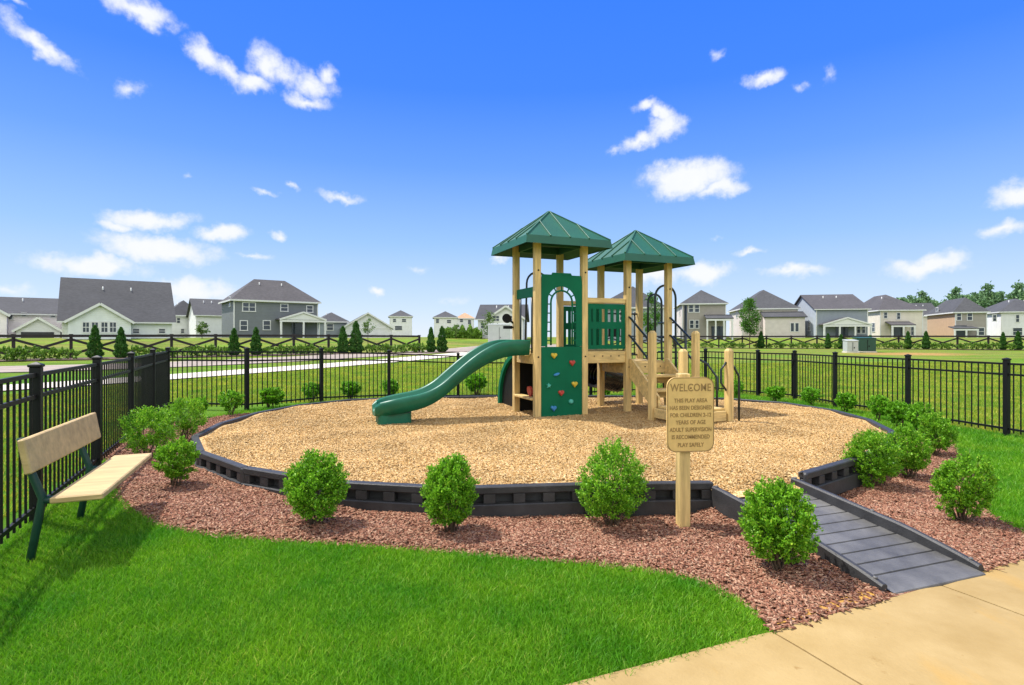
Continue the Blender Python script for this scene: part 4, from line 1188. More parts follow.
def lumpy(dirs, rng, n=16, amp=.22, sharp=7.0):
    """radius factor of an uneven crown in each direction"""
    c = rng.normal(0, 1, (n, 3)); c /= np.linalg.norm(c, axis=1, keepdims=True)
    a = rng.uniform(-amp, amp, n)
    return 1 + (np.exp(sharp * (dirs @ c.T - 1)) * a).sum(1)

def shrub(name, label, group, rx, h, nleaf, ln, wd, mt, seed, nclus=110, stems=9, base=.16, egg=.0, amp=.17):
    rng = np.random.default_rng(seed)
    t = thing(name, label, 'shrub', group=group)
    # sprig positions in a lumpy rounded crown
    dirs = rng.normal(0, 1, (nclus * 3, 3)); dirs /= np.linalg.norm(dirs, axis=1, keepdims=True)
    dirs = dirs[dirs[:, 2] > -.85][:nclus]
    f = lumpy(dirs, rng, 26, amp, 12)
    hz = h * (1 - base) / 2; cz = h * base + hz
    rad = rng.uniform(.12, 1, len(dirs)) ** .36
    narrow = 1 - .38 * np.clip(-dirs[:, 2], 0, 1) ** 1.5 - egg * np.clip(dirs[:, 2], 0, 1) ** 1.5
    cl = dirs * np.array([rx, rx, hz]) * (f * rad)[:, None]; cl[:, :2] *= narrow[:, None]; cl[:, 2] += cz
    per = nleaf // len(cl)
    # each sprig: leaves along a short shoot pointing out and up
    sh = dirs * .7 + np.array([0, 0, .75]); sh += rng.normal(0, .25, sh.shape); sh /= np.linalg.norm(sh, axis=1, keepdims=True)
    sl = rx * .24
    tt = rng.uniform(-.55, .65, (len(cl), per, 1)) * sl
    p = cl[:, None, :] + sh[:, None, :] * tt + rng.normal(0, sl * .20, (len(cl), per, 3))
    nm = np.repeat(sh[:, None, :], per, 1)
    p = p.reshape(-1, 3); nm = nm.reshape(-1, 3)
    keep = p[:, 2] > h * base * .45; p = p[keep]; nm = nm[keep]
    link('foliage', np_mesh('foliage', leaf_cloud(p, nm, ln, wd, rng), 4, mt), t)
    mb = MB()
    for i in range(stems * 2):       # bare twig tips poking out of the crown
        q = cl[rng.integers(len(cl))]; c0 = np.array([0, 0, h * .45]); d_ = q - c0; e_ = c0 + d_ * rng.uniform(1.05, 1.28)
        mb.tube([tuple(c0 + d_ * .5), tuple(e_)], [.003, .0012], 4)
    for i in range(stems):
        a = rng.uniform(0, 6.28); q = cl[rng.integers(len(cl))]
        r0 = rng.uniform(.01, .05)
        mb.tube([(math.cos(a) * r0, math.sin(a) * r0, -.04), (q[0] * .35 + math.cos(a) * r0, q[1] * .35 + math.sin(a) * r0, q[2] * .45), (q[0] * .85, q[1] * .85, q[2] * .95)], [.007, .005, .002], 5)
    mb.build('stem', M_['bark'], t)
    return t

def place(proto, x, y, z, rz, s, label, group=None, first=False):
    o = proto if first else copy_tree(proto)
    o.location = (x, y, z); o.rotation_euler = (0, 0, rz)
    o.scale = s if isinstance(s, tuple) else (s, s, s)
    o['label'] = label
    if group: o['group'] = group
    return o

# foreground shrubs in the mulch bed: pixel of the base, pixel height of the top, pixel half width
G_FRONT = 'boxwood shrubs in the mulch bed'
FRONT = [
    (315, 527, 456, 34, 'upright bright green shrub left of centre in front of the black edging'),
    (449, 534, 453, 32, 'tall egg-shaped green shrub in front of the edging below the slide end'),
    (613, 528, 451, 37, 'wide loose green shrub in the mulch just left of the welcome sign'),
    (777, 574, 482, 39, 'largest green shrub beside the left side of the ramp near the path'),
    (176, 488, 437, 21, 'small round shrub standing right behind the bench seat end'),
    (873, 489, 433, 27, 'dense green shrub right behind the ramp side rail'),
    (908, 480, 429, 22, 'green shrub behind the dense one beside the ramp rail'),
    (962, 525, 459, 28, 'loose shrub with bare lower twigs at the right lawn edge'),
    (937, 458, 412, 20, 'pale green shrub next to the right lawn behind the ramp shrubs'),
    (147, 459, 408, 27, 'broad bright shrub against the left fence behind the bench'),
    (183, 444, 398, 24, 'shrub between the left fence corner and the black edging'),
]
SHAPES = [  # leaves, clusters, stems, bottom gap, top narrowing, unevenness
    (14000, 380, 12, .05, .05, .15), (16000, 420, 14, .05, .22, .13), (12500, 300, 18, .07, -.10, .26), (16000, 400, 14, .04, .16, .21), (8500, 240, 10, .08, .0, .20), (13500, 360, 12, .05, .0, .18),
    (11000, 290, 14, .07, .12, .22), (11500, 280, 18, .08, .05, .25), (10000, 270, 12, .06, .15, .20), (9500, 240, 10, .05, -.05, .26), (8000, 220, 12, .05, .10, .24)]
for i, ((px, py, top, hw, lab), sh_) in enumerate(zip(FRONT, SHAPES)):
    b = ground_px(px, py, .0); z = float(bed_z(np.array([b.x]), np.array([b.y]))[0]) - .01
    h = (py - top) * b.y / FPX; rx = hw * .87 * b.y / FPX
    o = shrub('boxwood_shrub', lab, G_FRONT, rx, h, sh_[0], .0225, .0135, M_['leaf'], 131 + 7 * i, nclus=sh_[1], stems=sh_[2], base=sh_[3], egg=sh_[4], amp=sh_[5] + .05)
    place(o, b.x, b.y, z, i * 1.3, 1.0, lab, G_FRONT, first=True)

# round holly shrubs along the outside of the edging, further back
G_BACK = 'round shrubs along the back of the play area'
BACKS = [(199, 416, 396, 10), (231, 414, 390, 14), (271, 407, 386, 14), (312, 401, 382, 12), (351, 399, 380, 11), (390, 397, 379, 11), (476, 394, 372, 13), (735, 398, 380, 10),
         (775, 401, 385, 11), (811, 405, 387, 12), (846, 411, 391, 12), (879, 419, 395, 13), (899, 426, 400, 13), (919, 432, 402, 15), (604, 396, 378, 11)]
BLABEL = ['shrub behind the edging nearest the left fence corner', 'rounded shrub behind the edging left of the first tall fence post', 'rounded shrub behind the edging just right of the first back fence post',
          'low rounded shrub beside the second back fence post', 'small low shrub between the second and third back fence posts', 'small shrub at the fence straight above the slide end', 'shrub seen below the slide beside the play tower',
          'shrub seen beside the newel post and hand loop of the steps', 'low shrub in front of the gate on the right', 'low shrub at the right fence just right of the gate', 'round shrub at the third fence post right of the gate',
          'round shrub at the right end of the back edging', 'shrub at the right edging bend below a fence post', 'large round shrub at the right end of the shrub row', 'shrub seen under the bridge of the play structure']
for i, ((px, py, top, hw), lab) in enumerate(zip(BACKS, BLABEL)):
    b = ground_px(px, py, .03); h = max(.30, (py - top) * .95 * b.y / FPX); rx = hw * .82 * b.y / FPX
    if i == 0:
        hp = shrub('holly_shrub', lab, G_BACK, rx, h, 2600, .042, .024, M_['leaf_b'], 77, nclus=150, stems=7, base=.08); hd = (rx, h); o = place(hp, b.x, b.y, b.z, 0, 1, lab, G_BACK, True)
    elif i == 1:
        hq = shrub('holly_shrub', lab, G_BACK, rx, h, 2600, .042, .024, M_['leaf_b'], 78, nclus=140, stems=7, base=.08); hdq = (rx, h); o = place(hq, b.x, b.y, b.z, 0, 1, lab, G_BACK, True)
    else:
        pr_, d_ = ((hp, hd), (hq, hdq))[i % 2]
        place(pr_, b.x, b.y, b.z, i * 2.1, (rx / d_[0], rx / d_[0], h / d_[1]), lab, G_BACK)

# ------------------------------------------------------------------ far vegetation
def conifer(name, label, group, h, r, nleaf, size, mt, seed):
    rng = np.random.default_rng(seed)
    t = thing(name, label, 'tree', group=group)
    z = rng.uniform(0, 1, nleaf) ** 1.25
    rr = r * np.clip(1.02 - z, .02, 1) ** .6 * (1 - .5 * np.exp(-z * 22)) * (1 + .14 * np.sin(z * 26 + rng.uniform(0, 6))) * rng.uniform(.45, 1.06, nleaf) ** .5
    a = rng.uniform(0, 2 * np.pi, nleaf)
    p = np.stack([rr * np.cos(a), rr * np.sin(a), .05 + z * (h - .08)], 1)
    nm = np.stack([np.cos(a) * .5, np.sin(a) * .5, np.full(nleaf, 1.0)], 1)
    link('crown', np_mesh('crown', leaf_cloud(p, nm, size, size * .45, rng), 4, mt), t)
    mb = MB(); mb.tube([(0, 0, -.1), (0, 0, h * .85)], [.05, .012], 6); mb.build('trunk', M_['bark'], t)
    return t

def tree(name, label, group, h, rx, ch, nleaf, size, mt, seed, trunk=.06, nclus=40, cat='tree'):
    rng = np.random.default_rng(seed)
    t = thing(name, label, cat, group=group)
    dirs = rng.normal(0, 1, (nclus, 3)); dirs /= np.linalg.norm(dirs, axis=1, keepdims=True)
    f = lumpy(dirs, rng, 14, .35, 6) * rng.uniform(.3, 1, nclus) ** .45
    cz = h - ch / 2
    cl = dirs * np.array([rx, rx, ch / 2]) * f[:, None]
    cl[:, :2] *= (1 - .45 * np.clip(cl[:, 2] / (ch / 2), 0, 1))[:, None]; cl[:, 2] += cz
    per = nleaf // nclus
    sg = rx * .22
    p = (cl[:, None, :] + rng.normal(0, 1, (nclus, per, 3)) * sg * np.array([1, 1, .8])).reshape(-1, 3)
    nm = np.repeat(dirs, per, 0) + np.array([0, 0, .3])
    link('crown', np_mesh('crown', leaf_cloud(p, nm, size, size * .6, rng), 4, mt), t)
    mb = MB(); mb.tube([(0, 0, -.2), (rng.normal(0, .02) * h * .3, 0, h * .35), (0, 0, h - ch * .3)], [trunk, trunk * .75, trunk * .25], 8)
    for q in cl[::3]:
        z0 = max(h - ch * 1.02, q[2] - rx * .7); mb.tube([(0, 0, z0), tuple(q * .55 + np.array([0, 0, z0]) * .45), tuple(q)], [trunk * .4, trunk * .25, trunk * .08], 5)
    mb.build('trunk', M_['bark'], t)
    return t

def at_px(px, Y): return Vector(((px - 512) / FPX * Y, Y))
def rail_y(px):
    """distance of the planting strip in front of the far fences at a pixel column"""
    r = (px - 512) / FPX
    if px < 500: o, d, n = LF0, LFD, LFN * 1.25
    else: o, d, n = RF0, RFD, RFN * 1.05
    o = o + n
    # o.x + k d.x = r (o.y + k d.y)
    k = (r * o.y - o.x) / (d.x - r * d.y)
    return o.y + k * d.y

ARB = [(95, 325), (121, 327), (234, 328), (256, 327), (343, 326), (356, 321), (431, 327), (442, 326), (761, 331), (828, 333), (841, 334), (870, 335), (908, 331), (926, 331), (1003, 332), (1018, 331), (-20, 322), (1046, 330)]
ALAB = ['slim dark arborvitae, left one of the pair below the large white gabled house', 'dark arborvitae, right one of the pair below the large white gabled house',
        'arborvitae, left one of the pair below the grey hipped house', 'arborvitae, right one of the pair below the grey hipped house', 'arborvitae, left one of the pair right of the grey hipped house', 'taller arborvitae, right one of the pair right of the grey hipped house',
        'arborvitae, left one of the pair at the far fence end near the curving lane', 'arborvitae, right one of the pair at the far fence end near the curving lane', 'short arborvitae just right of the leafy young tree on the right',
        'arborvitae, left one of the pair below the blue grey house', 'arborvitae, right one of the pair below the blue grey house', 'short arborvitae just right of the green utility cabinet', 'arborvitae, left one of the pair below the tan house', 'arborvitae, right one of the pair below the tan house',
        'arborvitae, left one of the pair at the right picture edge', 'arborvitae nearest the right picture edge', 'arborvitae beyond the left picture edge', 'arborvitae beyond the right picture edge']
ap0 = None; h0 = 1; rngA = random.Random(3)
for i, ((px, top), lab) in enumerate(zip(ARB, ALAB)):
    if i >= 16: continue
    Y = rail_y(px) - .15; p = at_px(px, Y); z = g1(*p); h = CAMZ + (HOR - top) * Y / FPX - z
    if ap0 is None:
        ap0 = conifer('arborvitae', lab, 'arborvitae along the far fences', h, h * .215, 2800, .13, M_['leaf_arb'], 5); h0 = h
        place(ap0, p.x, p.y, z, 0, 1, lab, None, True)
    elif i == 2:
        ap1 = conifer('arborvitae', lab, 'arborvitae along the far fences', h, h * .225, 2800, .13, M_['leaf_arb'], 6); h1 = h
        place(ap1, p.x, p.y, z, 0, 1, lab, None, True)
    else:
        q, hh = (ap0, h0) if i % 2 else (ap1, h1)
        place(q, p.x, p.y, z, i * 1.7, (h / hh * rngA.uniform(.82, 1.15), h / hh * rngA.uniform(.82, 1.15), h / hh), lab)

# rows of low shrubs below the far fences
G_LOW = 'low shrubs planted along the far board fences'
lowp = None
rngp = random.Random(5)
cols = [6, 18, 31, 41, 55, 72, 136, 148, 161, 173, 186, 198, 210, 221, 270, 282, 292, 301, 311, 320, 330, 370, 379, 388, 397, 405, 413, 421] + \
       [690, 697, 705, 713, 721, 728, 735, 742, 755, 768, 776, 784, 791, 799, 807, 815, 822, 834, 878, 886, 893, 901, 916, 934, 943, 951, 960, 968, 977, 986, 994, 1011]
for i, px in enumerate(cols):
    Y = rail_y(px) - rngp.uniform(.2, .8); p = at_px(px + rngp.uniform(-2, 2), Y); z = g1(*p) + .02
    left = px < 500
    lab = 'low round shrub below the far board fence on the left' if left else 'low round shrub below the far board fence on the right'
    s = rngp.uniform(.85, 1.2) * (1.0 if left else .95)
    if lowp is None:
        lowp = shrub('low_shrub', lab, G_LOW, .46, .62, 520, .12, .07, M_['leaf_far'], 91, nclus=46, stems=3, base=.05); place(lowp, p.x, p.y, z, 0, s, lab, G_LOW, True)
    else: place(lowp, p.x, p.y, z, i * 1.1, s, lab, G_LOW)

# young trees
def put_tree(px, Y, top, hw, crown, lab, mt, seed, nleaf=2200, size=.16, name='young_tree', trunk=.06, group=None, ncl=46):
    p = at_px(px, Y); z = g1(*p); h = CAMZ + (HOR - top) * Y / FPX - z; rx = hw * Y / FPX
    o = tree(name, lab, group, h, rx, h * crown, nleaf, size, mt, seed, trunk, ncl); o.location = (p.x, p.y, z); return o
put_tree(749.5, rail_y(749) - .6, 298, 8, .80, 'leafy upright young tree in front of the far fence right of the steps', M_['leaf_tree'], 3, 2600, .20, ncl=60)
put_tree(651, 60, 296, 8, .78, 'leafy young tree seen between the posts of the right tower', M_['leaf_tree'], 4, 2200, .20)
put_tree(368, 52, 318, 5, .55, 'thin pale young tree in front of the low green grey gable', M_['leaf_pale'], 8, 360, .16, trunk=.035, ncl=18)
put_tree(490, 62, 312, 7, .75, 'pale young tree in front of the white house left of the tower', M_['leaf_pale'], 9, 700, .2, trunk=.04, ncl=24)
put_tree(202, 62, 322, 5, .7, 'pale bushy sapling left of the grey hipped house', M_['leaf_pale'], 10, 500, .2, trunk=.04, ncl=18)
put_tree(456, 70, 322, 4, .7, 'small sapling standing on the bank behind the curving lane', M_['leaf_pale'], 12, 300, .2, trunk=.03, ncl=14)

# pines behind the houses on the right
PINES = [(903, 292, 7), (913, 289, 8), (923, 290, 7), (932, 294, 6), (945, 293, 7), (955, 287, 9), (966, 289, 8), (976, 286, 9), (987, 284, 9), (997, 286, 8), (1007, 293, 6), (1019, 283, 8), (1031, 280, 9), (893, 297, 5)]
pp = []
for i, (px, top, hw) in enumerate(PINES):
    top += 6
    Y = 150 + (i * 37 % 17); p = at_px(px, Y); z = g1(*p); h = CAMZ + (HOR - top) * Y / FPX - z; rx = hw * Y / FPX
    lab = 'tall rounded tree rising behind the cream house roofs' if px < 935 else 'tall rounded tree rising behind the tan and white house roofs'
    if len(pp) < 3:
        o = tree('background_tree', lab, 'tall trees behind the houses on the right', h, rx, h * .55, 1500, .75, M_['leaf_hazy'], 60 + i, .22, 26); pp.append((o, h))
        place(o, p.x, p.y, z, 0, 1, lab, None, True)
    else:
        q, hh = pp[i % 3]; place(q, p.x, p.y, z, i * 1.9, (h / hh * 1.0, h / hh, h / hh), lab)

# rough green bank behind the curving lane
def bank():
    rng = np.random.default_rng(21)
    n = 9000; px = rng.uniform(444, 482, n); Y = rng.uniform(72, 84, n); x = (px - 512) / FPX * Y
    prof = 1.1 + .55 * np.sin(px * .35) * np.sin(Y * .6) + .3 * np.sin(px * .9)
    z = G(x, Y) + rng.uniform(0, 1, n) * np.clip(prof, .3, 2.2)
    p = np.stack([x, Y, z], 1); nm = np.tile([0, -.3, 1.0], (n, 1))
    o = link('overgrown_bank', np_mesh('overgrown_bank', leaf_cloud(p, nm, .42, .24, rng), 4, M_['leaf_far']))
    tag(o, 'overgrown green bank of weeds behind the curving lane', kind='stuff', cat='bushes')
bank()

# ------------------------------------------------------------------ houses
SIDE = {}
def wallm(key, col):
    if key not in SIDE: SIDE[key] = siding_mat('siding_' + key, col)
    return SIDE[key]

def house(label, x0, x1, Z0, th, depth, eave_y, ridge_y, roof, wall, roofm, wins=(), left_wins=(), porch=None, base_y=None, hipf=.5, trim=True, name='house', extras=(), over=.35, wall_left=None, door=None):
    """facade from pixel column x0 to x1, its left end Z0 metres away, turned by th degrees"""
    c, s = math.cos(R(th)), math.sin(R(th))
    r0, r1 = (x0 - 512) / FPX, (x1 - 512) / FPX
    W = (r1 - r0) * Z0 / (c - r1 * s)
    P0 = Vector((r0 * Z0, Z0)); Zm = Z0 + W * s / 2
    gz = g1(P0.x + W * c / 2, Zm) - .05
    ze = CAMZ + (HOR - eave_y) * Zm / FPX - gz
    D = depth
    t = thing(name, label, 'house', (P0.x, P0.y, gz), R(th))
    # local frame: x along the facade, y to the back
    if roof == 'gable_y' or roof == 'hip_y': Zr = Zm + (0 if roof == 'gable_y' else D * .5 * c)
    else: Zr = Zm + D / 2 * c
    zr = CAMZ + (HOR - ridge_y) * Zr / FPX - gz
    wm = M_[wall] if wall in M_ else SIDE[wall]; rm = M_[roofm]
    low = -1.2
    mb = MB()
    # walls
    if roof == 'gable_x':      # ridge along the facade; gables at the ends
        mb.add([(0, 0, low), (W, 0, low), (W, D, low), (0, D, low), (0, 0, ze), (W, 0, ze), (W, D, ze), (0, D, ze), (0, D / 2, zr - .12), (W, D / 2, zr - .12)],
               [(0, 1, 5, 4), (2, 3, 7, 6), (1, 2, 6, 9, 5), (3, 0, 4, 8, 7)])
    elif roof == 'gable_y':
        mb.add([(0, 0, low), (W, 0, low), (W, D, low), (0, D, low), (0, 0, ze), (W, 0, ze), (W, D, ze), (0, D, ze), (W / 2, 0, zr - .12), (W / 2, D, zr - .12)],
               [(0, 1, 5, 8, 4), (2, 3, 7, 9, 6), (1, 2, 6, 5), (3, 0, 4, 7)])
    else:
        mb.add([(0, 0, low), (W, 0, low), (W, D, low), (0, D, low), (0, 0, ze), (W, 0, ze), (W, D, ze), (0, D, ze)], [(0, 1, 5, 4), (2, 3, 7, 6), (1, 2, 6, 5), (3, 0, 4, 7)])
    wo_ = mb.build('wall', wm, t)
    if wall_left: wo_.data.materials.append(SIDE[wall_left]); wo_.data.polygons[3].material_index = 1  # left wall lighter: sun from the left put into its siding colour
    # roof with thickness
    o = over; th_ = .16
    mb = MB()
    def roofsurf(top):
        mb.add(top[0], top[1])
    k = (zr - ze) / (D / 2) if roof == 'gable_x' else (zr - ze) / (W / 2)
    ze_o = ze - o * min(k, 1.2) * .9
    if roof == 'gable_x':
        v = [(-o, -o, ze_o), (W + o, -o, ze_o), (W + o, D + o, ze_o), (-o, D + o, ze_o), (-o, D / 2, zr), (W + o, D / 2, zr)]; f = [(0, 1, 5, 4), (2, 3, 4, 5)]
    elif roof == 'gable_y':
        v = [(-o, -o, ze_o), (W + o, -o, ze_o), (W + o, D + o, ze_o), (-o, D + o, ze_o), (W / 2, -o, zr), (W / 2, D + o, zr)]; f = [(1, 2, 5, 4), (3, 0, 4, 5)]
    else:
        ze_o = ze - .05
        if W >= D: a, b = (W * hipf * .5 if hipf < 1 else D / 2), W - (W * hipf * .5 if hipf < 1 else D / 2); v5, v6 = (a, D / 2, zr), (b, D / 2, zr); f = [(0, 1, 5, 4), (1, 2, 5), (2, 3, 4, 5), (3, 0, 4)]
        else: v5, v6 = (W / 2, W / 2 * hipf * 2, zr), (W / 2, D - W / 2, zr); f = [(0, 1, 4), (1, 2, 5, 4), (2, 3, 5), (3, 0, 4, 5)]
        v = [(-o, -o, ze_o), (W + o, -o, ze_o), (W + o, D + o, ze_o), (-o, D + o, ze_o), v5, v6]
    n = len(v); lo = [(p[0], p[1], p[2] - th_) for p in v]
    f2 = [tuple(i + n for i in q[::-1]) for q in f]
    edge = {}
    for q in f:
        for i in range(len(q)):
            e = (q[i], q[(i + 1) % len(q)]); 
            if (e[1], e[0]) in edge: del edge[(e[1], e[0])]
            else: edge[e] = 1
    f3 = [(b, a, a + n, b + n) for a, b in edge]
    mb.add(v + lo, f + f2 + f3)
    rf = mb.build('roof', rm, t); fix_normals(rf)
    # white fascia along the front eave and rakes, set a hair proud of the roof edge
    mb = MB()
    if roof == 'gable_x': mb.bar((-o, -o - .03, ze_o - .10), (W + o, -o - .03, ze_o - .10), .04, .15)
    elif roof == 'gable_y':
        mb.bar((-o, -o - .03, ze_o - .09), (W / 2, -o - .03, zr - .09), .04, .22); mb.bar((W / 2, -o - .03, zr - .095), (W + o, -o - .03, ze_o - .095), .038, .22)
    else: mb.bar((-o, -o - .03, ze_o - .10), (W + o, -o - .03, ze_o - .10), .04, .2); mb.bar((-o - .03, -o, ze_o - .10), (-o - .03, D + o, ze_o - .10), .04, .2)
    mb.build('fascia', M_['white_trim'], rf)
    # roof vents
    mb = MB()
    for q in (.35, .62):
        yy = D * .5 + .3; mb.tube([(W * q, D * .36, (ze + (zr - ze) * .72) - .3), (W * q, D * .36, ze + (zr - ze) * .72 + .35)], .07, 6)
    if roof in ('gable_x', 'hip'): mb.build('vent_pipe', M_['white_trim'], rf)
    if trim:
        mb = MB()
        for xx in (.06, W - .06): mb.box((xx, -.012, ze / 2 - .1), (.14, .05, ze - .1))
        if roof != 'gable_x': mb.box((W / 2, -.012, ze - .22), (W, .044, .18))
        mb.build('corner_trim', M_['white_trim'], t)
    def fx(px):
        r = (px - 512) / FPX
        # P0.x + u c = r (P0.y + u s)
        return (r * P0.y - P0.x) / (c - r * s)
    def fz(px, py): u = fx(px); return CAMZ + (HOR - py) * (P0.y + u * s) / FPX - gz
    def window(xa, xb, za, zb, y=-.02, parent=t, dark=True, M=None, nx=1):
        mb = MB(); w = xb - xa; h = zb - za; b = .10
        m = M or Matrix.Identity(4)
        def bx(cx, cy, cz, sx, sy, sz): mb.box((0, 0, 0), (sx, sy, sz), M=m @ Matrix.Translation((cx, cy, cz)))
        bx((xa + xb) / 2, y, zb + b / 2, w + 2 * b, .07, b); bx((xa + xb) / 2, y - .01, za - b / 2, w + 2 * b + .06, .10, b)
        for xx in (xa - b / 2, xb + b / 2): bx(xx, y, (za + zb) / 2, b, .066, h)
        bx((xa + xb) / 2, y, (za + zb) / 2, w, .05, .06)
        for q in range(1, nx): bx(xa + w * q / nx, y, (za + zb) / 2, .09, .06, h)
        wo = mb.build('window', M_['white_trim'], parent)
        mb = MB(); mb.box((0, 0, 0), (w - .002, .03, h - .002), M=m @ Matrix.Translation(((xa + xb) / 2, y + .012, (za + zb) / 2))); mb.build('pane', M_['glass'], wo)
    for wv in wins:
        xa, ya, xb, yb = wv[:4]
        window(fx(xa), fx(xb), fz((xa + xb) / 2, yb), fz((xa + xb) / 2, ya), nx=wv[4] if len(wv) > 4 else 1)
    for (ya, za, w, h) in left_wins:          # on the left side wall: distance back, sill height, size
        m = Matrix.Rotation(R(-90), 4, 'Z')
        window(-ya - w, -ya, za, za + h, M=m)
    if porch:
        xa, xb, ytop, yeave, kind = porch[:5]; px0, px1 = fx(xa), fx(xb); pd = 2.4
        zb = fz((xa + xb) / 2, yeave) * (1 - pd * c / Zm) + (CAMZ - gz) * pd * c / Zm; zt = fz((xa + xb) / 2, ytop) * (1 - pd * c / Zm) + (CAMZ - gz) * pd * c / Zm
        mb = MB(); mid = (px0 + px1) / 2
        if kind == 'gable':
            v = [(px0, -pd, zb), (px1, -pd, zb), (px1, .0, zb), (px0, .0, zb), (mid, -pd, zt), (mid, .0, zt)]
            mb.add(v + [(p[0], p[1], p[2] - .14) for p in v], [(1, 2, 5, 4), (3, 0, 4, 5), (7, 10, 11, 8), (9, 11, 10, 6), (0, 6, 10, 4), (1, 4, 10, 7), (0, 3, 9, 6), (1, 7, 8, 2)])
        else:
            v = [(px0, -pd, zb), (px1, -pd, zb), (px1, -.0, zt), (px0, -.0, zt)]
            mb.add(v + [(p[0], p[1], p[2] - .14) for p in v], [(0, 1, 2, 3), (7, 6, 5, 4), (0, 4, 5, 1), (1, 5, 6, 2), (3, 7, 4, 0)])
        po = mb.build('porch_roof', rm, t); fix_normals(po)
        mb = MB()
        if kind == 'gable':
            mb.bar((px0, -pd - .03, zb - .1), (mid, -pd - .03, zt - .1), .04, .22); mb.bar((mid, -pd - .03, zt - .105), (px1, -pd - .03, zb - .105), .038, .22)
            mb.prism([(px0 + .25, zb - .1), (px1 - .25, zb - .1), (mid, zt - .26)], .02, .07, Matrix.Translation((0, -pd + .16, 0)) @ Matrix.Rotation(R(90), 4, 'X'))
        mb.box((mid, -pd + .10, zb - .28), (px1 - px0 - .1, .16, .26)); fix_normals(mb.build('porch_beam', M_['white_trim'], po))
        n = porch[5] if len(porch) > 5 else 3
        for k in range(n):
            mb = MB(); xx = px0 + .2 + (px1 - px0 - .4) * k / (n - 1); mb.box((xx, -pd + .1, (zb - .41 - 1.2) / 2), (.22, .22, zb - .41 + 1.2)); mb.build('porch_post', M_['white_trim'], t)
        mb = MB(); dw = min(1.8, (px1 - px0) * .5); mb.box((mid, -.03, 1.0), (dw, .06, 2.1)); mb.build('door', M_['glass'], t)
    if door:
        xa, ya, xb, yb = door; mb = MB(); a_, b_ = fx(xa), fx(xb); z_ = fz((xa + xb) / 2, ya); mb.box(((a_ + b_) / 2, -.03, (z_ - .6) / 2), (b_ - a_, .06, z_ + .6)); mb.build('garage_door', M_['roof_dk'], t)
    for e in extras: e(t, fx, fz, W, D, ze, zr, rm, wm, Zm, c, gz)
    return t

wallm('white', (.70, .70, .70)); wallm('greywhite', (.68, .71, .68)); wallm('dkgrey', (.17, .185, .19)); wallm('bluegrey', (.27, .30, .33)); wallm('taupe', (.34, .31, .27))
wallm('cream', (.68, .62, .53)); wallm('tan', (.46, .32, .21)); wallm('pinkwhite', (.86, .79, .77)); wallm('beige', (.62, .56, .52)); wallm('bluegrey_lit', (.36, .40, .44))  # last one: lighter copy of bluegrey, sunlight put into the colour

